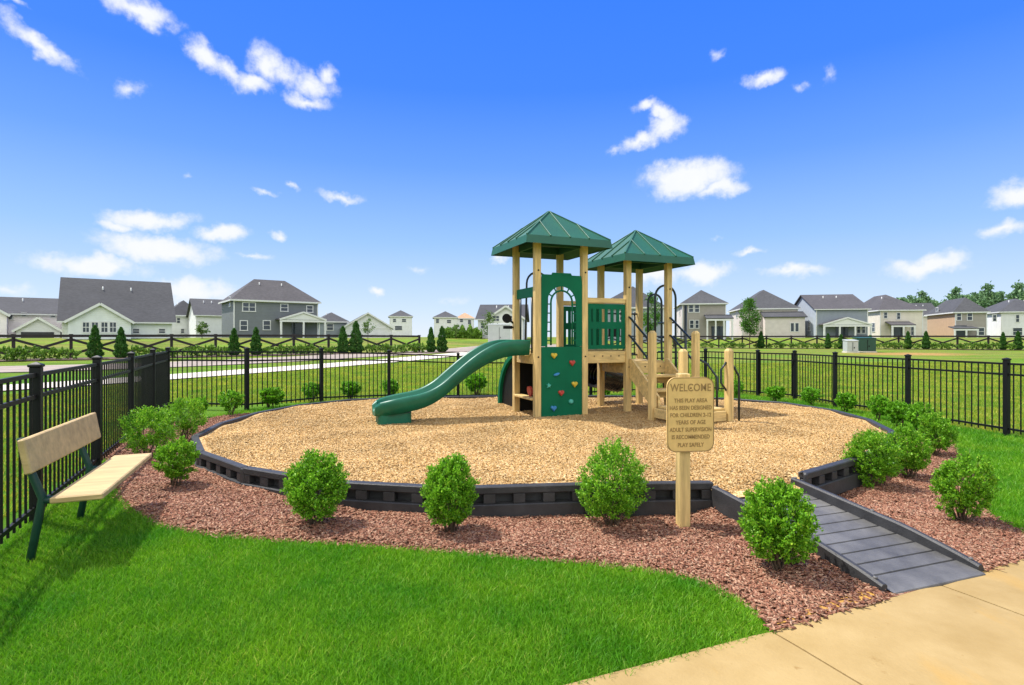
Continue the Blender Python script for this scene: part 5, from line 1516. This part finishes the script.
def gable_wing(xa, xb, apex_y, eave_y, proud, wins=(), door=None, wallkey=None):
    """a front wing with its own gable, in front of the facade"""
    def go(t, fx, fz, W, D, ze, zr, rm, wm, Zm, c, gz):
        sc = 1 - proud * c / Zm
        cz = lambda z: (CAMZ - gz) + (z - (CAMZ - gz)) * sc
        m_ = (xa + xb) / 2
        a, b = fx(xa), fx(xb); mid = (a + b) / 2; half = (b - a) / 2 * sc; a, b = mid - half, mid + half
        zb, zt = cz(fz(m_, eave_y)), cz(fz(m_, apex_y)); y = -proud
        mb = MB(); mb.add([(a, y, -1.2), (b, y, -1.2), (b, 0, -1.2), (a, 0, -1.2), (a, y, zb), (b, y, zb), (b, 0.0, zb), (a, 0.0, zb), (mid, y, zt - .1), (mid, 0.0, zt - .1)], [(0, 1, 5, 8, 4), (1, 2, 6, 5), (3, 0, 4, 7)])
        w = mb.build('front_wing', SIDE[wallkey] if wallkey else wm, t)
        o = .3; k = (zt - zb) / half; zo = zb - o * k; back = min(D * .5, (zt - ze) / max(.05, (zr - ze) / (D / 2)) + .3) if zt > ze else .05
        v = [(a - o, y - o, zo), (b + o, y - o, zo), (b + o, .0, zo), (a - o, .0, zo), (mid, y - o, zt), (mid, max(back, .05), zt)]
        mb = MB(); mb.add(v + [(p[0], p[1], p[2] - .15) for p in v], [(1, 2, 5, 4), (3, 0, 4, 5), (7, 10, 11, 8), (9, 11, 10, 6), (0, 6, 10, 4), (1, 4, 10, 7), (0, 3, 9, 6), (1, 7, 8, 2)])
        r = mb.build('wing_roof', rm, t); fix_normals(r)
        mb = MB(); mb.bar((a - o, y - o - .03, zo - .09), (mid, y - o - .03, zt - .09), .04, .24); mb.bar((mid, y - o - .03, zt - .095), (b + o, y - o - .03, zo - .095), .038, .24); mb.build('fascia', M_['white_trim'], r)
        for (xw0, y0_, xw1, y1_) in wins:
            q = lambda px: mid + (fx(px) - mid) * sc
            p0, p1 = q(xw0), q(xw1); z0, z1 = cz(fz((xw0 + xw1) / 2, y1_)), cz(fz((xw0 + xw1) / 2, y0_))
            mb = MB(); bb = .1
            mb.box(((p0 + p1) / 2, y - .02, z1 + bb / 2), (p1 - p0 + 2 * bb, .07, bb)); mb.box(((p0 + p1) / 2, y - .03, z0 - bb / 2), (p1 - p0 + 2 * bb, .09, bb))
            for xx in (p0 - bb / 2, p1 + bb / 2): mb.box((xx, y - .02, (z0 + z1) / 2), (bb, .066, z1 - z0))
            mb.box(((p0 + p1) / 2, y - .02, (z0 + z1) / 2), (p1 - p0, .05, .06)); mb.box(((p0 + p1) / 2, y - .018, (z0 + z1) / 2), (.05, .05, z1 - z0))
            wo = mb.build('window', M_['white_trim'], t); mb = MB(); mb.box(((p0 + p1) / 2, y - .008, (z0 + z1) / 2), (p1 - p0 - .002, .03, z1 - z0 - .002)); mb.build('pane', M_['glass'], wo)
        if door:
            q = lambda px: mid + (fx(px) - mid) * sc
            p0, p1 = q(door[0]), q(door[2]); z1 = cz(fz((door[0] + door[2]) / 2, door[1]))
            mb = MB(); mb.box(((p0 + p1) / 2, y - .03, (z1 - .6) / 2), (p1 - p0, .06, z1 + .6)); mb.build('garage_door', M_['roof_dk'], t)
    return go

def lean_to(xa, xb, ytop, yeave, proud, wins):
    """a one storey wing with a shed roof along the front"""
    def go(t, fx, fz, W, D, ze, zr, rm, wm, Zm, c, gz):
        a, b = fx(xa), fx(xb); y = -proud; m_ = (xa + xb) / 2; zt, zb = fz(m_, ytop), fz(m_, yeave)
        mb = MB(); mb.add([(a, y, -1.2), (b, y, -1.2), (b, -.01, -1.2), (a, -.01, -1.2), (a, y, zb), (b, y, zb), (b, -.01, zt), (a, -.01, zt)], [(0, 1, 5, 4), (1, 2, 6, 5), (3, 0, 4, 7)]); mb.build('front_wing', wm, t)
        o = .3; v = [(a - o, y - o, zb - .02), (b + o, y - o, zb - .02), (b + o, .0, zt + .08), (a - o, .0, zt + .08)]
        mb = MB(); mb.add(v + [(p[0], p[1], p[2] - .15) for p in v], [(0, 1, 2, 3), (7, 6, 5, 4), (0, 4, 5, 1), (1, 5, 6, 2), (3, 7, 4, 0)]); fix_normals(mb.build('wing_roof', rm, t))
        for (p0_, y0_, p1_, y1_) in wins:
            p0, p1 = fx(p0_), fx(p1_); z0, z1 = fz((p0_ + p1_) / 2, y1_), fz((p0_ + p1_) / 2, y0_)
            mb = MB()
            mb.box(((p0 + p1) / 2, y - .02, z1 + .05), (p1 - p0 + .2, .07, .1)); mb.box(((p0 + p1) / 2, y - .03, z0 - .05), (p1 - p0 + .2, .09, .1))
            for xx in (p0 - .05, p1 + .05): mb.box((xx, y - .02, (z0 + z1) / 2), (.1, .066, z1 - z0))
            wo = mb.build('window', M_['white_trim'], t); mb = MB(); mb.box(((p0 + p1) / 2, y - .008, (z0 + z1) / 2), (p1 - p0 - .002, .03, z1 - z0 - .002)); mb.build('pane', M_['glass'], wo)
    return go

TL = 36.7
# left row, from the left picture edge
house('low white house with long dark roof and front garage gable at the left edge', -60, 63, 58, TL, 10, 312, 297, 'gable_x', 'pinkwhite', 'roof_dk',
      wins=[(7, 313, 12, 319), (22, 313, 26, 316), (51, 314, 55, 317)], extras=[gable_wing(18, 62, 317, 329, 2.5, door=(23, 332, 56, 341), wallkey='white'), gable_wing(-30, 9, 303, 313, 1.5)])
house('large white house with a big dark roof and a gabled wing of four windows', 62, 172, 56, TL, 12, 319, 280, 'gable_x', 'greywhite', 'roof_dk',
      wins=[(133, 329, 139, 333), (159, 329, 165, 333)], extras=[gable_wing(68, 131, 303, 320, 2.0, wins=[(83, 322.5, 89, 332), (92, 322.5, 98, 332), (101.5, 322.5, 107.5, 332), (110, 322.5, 116, 332)])], over=.4)
house('white two storey house with a grey hipped roof, half behind the large white house', 168, 202, 90, TL, 10, 315, 301, 'hip', 'white', 'roof_dk', wins=[(177, 318, 180, 323), (191, 318, 194, 322), (181, 329, 184, 333)])
house('narrow white house with a steep grey gable left of the grey hipped house', 196, 226, 84, TL, 9, 314, 299, 'gable_x', 'white', 'roof_grey', wins=[(204, 323, 207, 328)])
house('dark grey two storey hipped house with white gabled porch', 233.5, 318, 70, TL, 8.6, 300.5, 280, 'hip', 'dkgrey', 'roof_brown', hipf=.62,
      wins=[(243, 303, 255, 311, 2), (281, 304.5, 287.5, 311), (307, 306, 312.5, 312), (240.5, 321, 247, 330), (263.5, 321, 270, 329.5)], left_wins=[(2.0, 4.2, .9, 1.2)], porch=(275, 321, 311.5, 319, 'gable', 3))
house('low grey house with a long roof right of the dark grey hipped house', 319, 347, 88, 25, 10, 321, 313, 'hip', 'bluegrey', 'roof_grey', wins=[(327, 324, 333, 330)])
house('low house with a broad green grey gable', 343, 392, 86, 20, 10, 327, 312.5, 'gable_y', 'white', 'roof_grey', extras=[])
house('small distant white two storey house, left one of the hipped pair', 389.5, 412, 150, 12, 10, 316, 310.5, 'hip', 'white', 'roof_grey', wins=[(393, 319, 396, 322), (402, 319, 406, 322), (395, 326, 402, 330)])
house('small distant white two storey house, right one of the hipped pair', 434, 457, 150, 8, 10, 317, 311.5, 'hip', 'white', 'roof_grey', wins=[(436, 319, 439, 323), (447, 320, 451, 323)])
house('small distant white house with a peach coloured roof', 456, 474, 165, 6, 10, 318, 313, 'hip', 'white', 'roof_tan', wins=[(460, 319, 463, 322), (468, 320, 471, 324)])
house('white gabled house with dark roof just left of the play tower', 478, 524, 74, -4, 10, 318, 304.5, 'gable_x', 'white', 'roof_dk', wins=[(481, 323, 484, 328)],
      extras=[gable_wing(490, 524, 305.5, 317, 1.6, wins=[(494, 316, 500, 321), (507, 316, 513, 321)])])
# right row
house('grey house with a steep roof seen between the posts of the right tower', 596, 664, 84, -18, 11, 307, 286.5, 'hip_y', 'bluegrey', 'roof_dk', wins=[(634, 312, 641, 320), (620, 312, 626, 320)], hipf=.5)
TR = -12
house('taupe two storey house with hipped roof and a covered porch, right of the steps', 682, 726, 88, TR, 13, 303, 291.5, 'hip_y', 'taupe', 'roof_grey',
      wins=[(689, 305, 693, 312), (695, 305, 699, 312), (690, 320.5, 693.5, 328), (695.5, 320.5, 698.5, 328)], porch=(704, 731, 314, 318, 'shed', 4),
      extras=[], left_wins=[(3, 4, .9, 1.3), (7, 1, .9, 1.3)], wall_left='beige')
house('pale house with a wide grey hipped roof behind the leafy young tree', 742, 798, 94, TR, 12, 308, 290.5, 'hip_y', 'beige', 'roof_grey', left_wins=[(4, 3.6, .9, 1.2)],
      extras=[lean_to(762, 801, 312, 317, 2.2, [(787, 323.5, 790, 331.5), (791.5, 323.5, 794.5, 331.5)])])
house('blue grey house with a broad gable side and a white arched porch', 816, 868, 88, TR, 14, 308, 294.5, 'gable_x', 'bluegrey', 'roof_brown',
      wins=[(857, 325, 860, 333), (862, 325, 865, 333)], left_wins=[(3.0, 1.2, .8, 1.4)], porch=(818, 866, 317, 324, 'gable', 4), wall_left='bluegrey_lit')
house('cream two storey house with hipped roof and a small porch', 880, 923, 95, TR, 14, 309.5, 295, 'hip', 'cream', 'roof_brown',
      wins=[(884, 312.5, 887, 318), (897, 313, 900, 319), (911, 327, 915, 335)], left_wins=[(2, 1.1, 1.3, 1.5), (6, 1.1, 1.2, 1.5)], porch=(885, 909, 321, 324.5, 'shed', 3), hipf=.9)
house('tan and brown two storey house with hipped roof and covered patio', 955, 987, 92, -20.5, 13, 311.5, 299, 'hip_y', 'taupe', 'roof_grey',
      wins=[(957, 313, 961, 320), (967.5, 313, 972, 320), (977, 328, 984, 335)], left_wins=[(7.5, 4.2, .9, 1.2)], porch=(948, 973, 326, 328, 'shed', 3), wall_left='tan')
house('white two storey house at the right picture edge with small dark windows', 1001, 1060, 96, -20.5, 12, 311, 299, 'hip', 'white', 'roof_grey', wins=[(993, 315, 996, 321), (1016, 315, 1019, 322), (1013, 328, 1022, 335)], hipf=.6)

house('grey roofed house half hidden between the cream and tan houses', 914, 940, 132, TR, 9, 315, 303, 'gable_x', 'beige', 'roof_grey', wins=[(918, 318, 921, 322), (933, 318, 936, 322)])

# ------------------------------------------------------------------ utility boxes in the field and by the lane
def cabinet(px, py, Y, w, d, h, m, lab, name, rz, cat):
    p = at_px(px, Y); z = g1(*p)
    t = thing(name, lab, cat, (p.x, p.y, z), R(rz))
    mb = MB(); mb.box((0, 0, .04), (w + .12, d + .12, .12), ch=.02); mb.build('pad', M_['concrete_far'], t)
    mb = MB(); mb.box((0, 0, h / 2 + .11), (w, d, h), ch=.02); c_ = mb.build('cabinet_body', m, t)
    mb = MB(); mb.add([(-w / 2 - .03, -d / 2 - .04, h + .10), (w / 2 + .03, -d / 2 - .04, h + .10), (w / 2 + .03, d / 2 + .03, h + .16), (-w / 2 - .03, d / 2 + .03, h + .16), (-w / 2 - .03, -d / 2 - .04, h + .16), (w / 2 + .03, -d / 2 - .04, h + .16), (w / 2 + .03, d / 2 + .03, h + .24), (-w / 2 - .03, d / 2 + .03, h + .24)],
                      [(0, 3, 2, 1), (4, 5, 6, 7), (0, 1, 5, 4), (1, 2, 6, 5), (2, 3, 7, 6), (3, 0, 4, 7)]); mb.build('cabinet_lid', m, t)
    mb = MB(); mb.box((0, -d / 2 - .012, h * .5 + .1), (.03, .02, h * .8)); mb.box((.12, -d / 2 - .02, h * .5), (.05, .04, .12)); mb.build('door_seam', M_['black'], c_)
M_['cab_green'] = mat('cabinet_green', (.010, .06, .034), .5, .1, 3)
M_['cab_pale'] = mat('cabinet_pale', (.42, .45, .43), .6, .06, 3)
cabinet(864, 0, 46, 1.3, 1.2, 1.05, M_['cab_green'], 'dark green utility cabinet on a pad in the far field', 'utility_cabinet', -8, 'utility box')
cabinet(850.5, 0, 45.2, .85, .8, .85, M_['cab_pale'], 'pale utility box left of the green cabinet in the field', 'utility_cabinet', -8, 'utility box')
cabinet(499, 0, 56, 2.2, 1.2, 2.35, M_['cab_pale'], 'pale grey box-shaped kiosk by the curving lane left of the tower', 'lane_kiosk', 4, 'kiosk')

# ------------------------------------------------------------------ ground cover that nobody could count
def chips(name, poly, zf, dens, rng, ln, wd, th, mt, label, cat, near=None, lift=.004):
    P = [Vector(p[:2]) for p in poly]
    xs = [p.x for p in P]; ys = [p.y for p in P]; A = (max(xs) - min(xs)) * (max(ys) - min(ys))
    n = int(A * dens); x = rng.uniform(min(xs), max(xs), n); y = rng.uniform(min(ys), max(ys), n)
    k = inside([tuple(p) for p in P], x + rng.normal(0, .022, n), y + rng.normal(0, .022, n))
    if near: k &= rng.uniform(0, 1, n) < np.clip((near / np.maximum(y, .1)) ** 1.6, .12, 1)
    x, y = x[k], y[k]; n = len(x); z = zf(x, y)
    a = rng.uniform(0, 2 * np.pi, n); tl = rng.normal(0, .22, n); t2 = rng.normal(0, .25, n)
    d = np.stack([np.cos(a) * np.cos(tl), np.sin(a) * np.cos(tl), np.sin(tl)], 1)
    s = np.stack([-np.sin(a) * np.cos(t2), np.cos(a) * np.cos(t2), np.sin(t2)], 1); u = np.cross(d, s)
    big = np.where(y > 6.5, 1 + (y - 6.5) * .025, 1.0)
    l = (rng.uniform(.5, 1.4, n) * ln * big)[:, None] / 2; w = (rng.uniform(.5, 1.4, n) * wd * big)[:, None] / 2; h = (np.full(n, th) * rng.uniform(.5, 1.5, n))[:, None] / 2
    c = np.stack([x, y, z + lift + rng.uniform(0, .008, n)], 1)
    tp = .75
    V = np.stack([c - d * l - s * w * tp - u * h, c + d * l - s * w - u * h, c + d * l * .9 + s * w - u * h, c - d * l + s * w * tp - u * h,
                  c - d * l - s * w * tp + u * h, c + d * l - s * w + u * h, c + d * l * .9 + s * w + u * h, c - d * l + s * w * tp + u * h], 1).reshape(-1, 3)
    f = np.array([(4, 5, 6, 7), (0, 1, 5, 4), (1, 2, 6, 5), (2, 3, 7, 6), (3, 0, 4, 7)])
    F = (np.arange(n)[:, None, None] * 8 + f[None]).reshape(-1, 4)
    o = link(name, np_mesh_idx(name, V, F, mt)); tag(o, label, cat, kind='stuff')
def ringdist(x, y):
    d = np.full(np.shape(x), 9.0)
    for i in range(len(RING) - 1):
        a, b = RING[i], RING[i + 1]; ab = b - a
        t = np.clip(((x - a.x) * ab.x + (y - a.y) * ab.y) / ab.length_squared, 0, 1); d = np.minimum(d, np.hypot(x - a.x - t * ab.x, y - a.y - t * ab.y))
    return d
chip_poly = [p + (centre - p).normalized() * .10 for p in play_poly]
chips('wood_chips', chip_poly, play_z, 3000, np.random.default_rng(3), .044, .012, .004, CHIP, 'loose tan wood chips covering the play area', 'wood chips', near=6.5)
ring_poly = [tuple(p) for p in RING] + [tuple(RTR), tuple(RTL)]
class _BP: pass
def bed_chips():
    rng = np.random.default_rng(4)
    # keep chips off the ramp, the play area and the path
    P = [Vector(p[:2]) for p in bed_poly]
    return P
def bed_zc(x, y): return bed_z(x, y)
_old_inside = inside
def inside(poly, x, y):
    r = _old_inside(poly, x, y)
    if len(poly) == len(bed_poly) and tuple(poly[0]) == tuple(Vector(bed_poly[0][:2])):
        hole = [tuple(p) for p in RING] + [tuple(RTR + RAMP_T * .0), tuple(RAMP_BL + RAMP_E * RAMP_W - RAMP_T * .14), tuple(RAMP_BL - RAMP_T * .14), tuple(RTL)]
        r &= ~_old_inside(hole, x, y) & ~(_old_inside([tuple(p) for p in SAND], x, y) & (RNG.uniform(0, 1, np.shape(x)) < .62))
    return r
chips('mulch_chips', bed_poly, bed_zc, 3600, np.random.default_rng(4), .046, .012, .005, REDM, 'loose reddish bark mulch in the planting bed', 'mulch', near=5.5, lift=.006)

def grass(name, poly, dens, hgt, rng, label, near, wid=.0038, holes=(), m=None):
    xs = [p[0] for p in poly]; ys = [p[1] for p in poly]; A = (max(xs) - min(xs)) * (max(ys) - min(ys)); n = int(A * dens)
    x = rng.uniform(min(xs), max(xs), n); y = rng.uniform(min(ys), max(ys), n); jx, jy = x + rng.normal(0, .022, n), y + rng.normal(0, .022, n); k = _old_inside(poly, jx, jy)
    fall = np.clip((near / np.maximum(y, .1)) ** 1.5, .05, 1); k &= rng.uniform(0, 1, n) < fall
    for h in holes: k &= ~_old_inside(h, jx, jy)
    # only what the camera side can see
    k &= (np.abs(x) < y * 1.02 + .6)
    x, y = x[k], y[k]; n = len(x); z = G(x, y) - .004
    clump = .5 + .5 * np.sin(x * 3.1 + 1.7 * np.sin(y * 2.3)) * np.sin(y * 2.7 + 1.3 * np.sin(x * 1.9))
    h = hgt * rng.uniform(.55, 1.25, n) * (.8 + .35 * clump)
    a = rng.uniform(0, 2 * np.pi, n); lean = rng.uniform(.1, 1.15, n) * h
    big = np.sqrt(1 / np.clip((near / np.maximum(y, .1)) ** 1.5, .05, 1))
    w = wid * rng.uniform(.7, 1.3, n) * big
    dx, dy = np.cos(a), np.sin(a); b = rng.uniform(0, 2 * np.pi, n); sx, sy = np.cos(b) * w / 2, np.sin(b) * w / 2
    p0 = np.stack([x - sx, y - sy, z], 1); p1 = np.stack([x + sx, y + sy, z], 1)
    m0 = np.stack([x + dx * lean * .35 - sx * .8, y + dy * lean * .35 - sy * .8, z + h * .6], 1); m1 = np.stack([x + dx * lean * .35 + sx * .8, y + dy * lean * .35 + sy * .8, z + h * .6], 1)
    tp = np.stack([x + dx * lean, y + dy * lean, z + h], 1); tq = tp + np.stack([sx * .15, sy * .15, np.zeros(n)], 1)
    V = np.stack([p0, p1, m1, m0, tp, tq], 1).reshape(-1, 3)
    f = np.array([(0, 1, 2, 3), (3, 2, 5, 4)]); F = (np.arange(n)[:, None, None] * 6 + f[None]).reshape(-1, 4)
    o = link(name, np_mesh_idx(name, V, F, m or GRASS)); tag(o, label, 'grass', kind='stuff')
def grass_mat(nm, a, b, c):
    m = leaf_mat(nm, a, b, .38, .5, c)
    nt = m.node_tree; N = nt.nodes; L = nt.links
    cr = [n for n in N if n.type == 'VALTORGB'][0]
    g = N.new('ShaderNodeNewGeometry'); nz = N.new('ShaderNodeTexNoise'); nz.inputs['Scale'].default_value = 1.4; nz.inputs['Detail'].default_value = 5; L.new(g.outputs['Position'], nz.inputs['Vector'])
    mr = N.new('ShaderNodeMapRange'); mr.inputs[1].default_value = .3; mr.inputs[2].default_value = .7; L.new(nz.outputs[0], mr.inputs[0])
    mx = N.new('ShaderNodeMixRGB'); mx.inputs[1].default_value = (.60, .80, .8, 1); mx.inputs[2].default_value = (2.1, 1.28, 1.8, 1); L.new(mr.outputs[0], mx.inputs[0])
    ml = N.new('ShaderNodeMixRGB'); ml.blend_type = 'MULTIPLY'; ml.inputs[0].default_value = 1; L.new(cr.outputs[0], ml.inputs[1]); L.new(mx.outputs[0], ml.inputs[2])
    for n in N:
        if n.type == 'BSDF_PRINCIPLED': L.new(ml.outputs[0], n.inputs['Base Color'])
        if n.type == 'BSDF_TRANSLUCENT': L.new(ml.outputs[0], n.inputs[0])
    return m
GRASS = grass_mat('grass_blade', (.050, .222, .003), (.142, .44, .010), (.27, .45, .05))
FIELD = grass_mat('field_blade', (.11, .23, .008), (.30, .45, .03), (.48, .52, .09))
SWP = [tuple(SW_A + SW_E * -2.9), tuple(SW_A + SW_E * 8.8), tuple(SW_A + SW_E * 8.8 + SW_N * 1.9), tuple(SW_A + SW_E * -2.9 + SW_N * 1.9)]
BEDP = [tuple(p[:2]) for p in bed_poly]
lawn = [tuple(SW_A + SW_E * -.02)] + BED_OUT[1:] + [(-4.5, 6.0), (-5.6, 8.1), (-6.2, 9.4), (-4.0, 4.7), (-2.4, 1.6), (-.9, 1.4), (.4, 2.0)]
grass('lawn_grass', lawn, 23000, .036, np.random.default_rng(8), 'short bright green lawn in the foreground', 3.0, holes=(SWP, BEDP))
rl = [BEDP[i] for i in range(len(BEDP))]
right_lawn = [gp(*p) for p in [(1060, 552), (1027, 539), (990, 517), (972, 488), (957, 455), (948, 437)]] + [(6.3, 8.2), (6.35, 9.2), (6.3, 10.2), (6.0, 11.2), (7.3, 12.4), (7.7, 10.6), (8.0, 8.8), (8.4, 5.0)]
grass('lawn_grass', right_lawn, 9000, .055, np.random.default_rng(9), 'short green lawn strip between the bed and the right fence', 4.0, holes=(BEDP, SWP))
back_lawn = [(-5.5, 9.9), (-5.3, 10.9), (-4.4, 12.5), (-3.1, 13.8), (-1.4, 14.5), (2, 15.2), (5.6, 16.1), (6.5, 14.7), (7.2, 13.9), (7.3, 12.4), (6.0, 11.2), (5.3, 11.9), (3.8, 12.5), (1.5, 12.7), (-1, 12.55), (-3.2, 12.1), (-4.2, 11.4), (-4.8, 10.6)]
grass('lawn_grass', back_lawn, 6000, .06, np.random.default_rng(10), 'grass strip behind the play area in front of the back fence', 6.0, holes=(BEDP,))
field = [(-26, 16), (-13, 12.5), (-11.5, 18), (-8.6, 24), (-6.0, 29), (0, 31), (24, 30), (30, 12), (9, 5), (8.0, 8.9), (7.4, 12.5), (6.6, 14.8), (5.7, 16.3), (-1.4, 14.7), (-4.4, 12.6), (-7, 11.2), (-4, 4.3), (-5, 2), (-16, 10)]
def strip_poly(pts, w):
    a = [Vector(p) for p in chaikin(pts, 3, closed=False)]; L_, R_ = [], []
    for i, p in enumerate(a):
        t = (a[min(i + 1, len(a) - 1)] - a[max(i - 1, 0)]).normalized(); n = Vector((-t.y, t.x)) * w / 2; L_.append(tuple(p + n)); R_.append(tuple(p - n))
    return L_ + R_[::-1]
grass('field_grass', field, 1300, .055, np.random.default_rng(12), 'rough mown grass of the field beyond the fence', 14.0, wid=.008, m=FIELD,
      holes=(strip_poly([(-22, 9), (-16.4, 12.6), (-13.6, 16.5), (-12.0, 20.3), (-9.6, 25), (-6.6, 31), (-4.0, 39), (-2.2, 47), (-.5, 55)], 2.4), back_lawn))
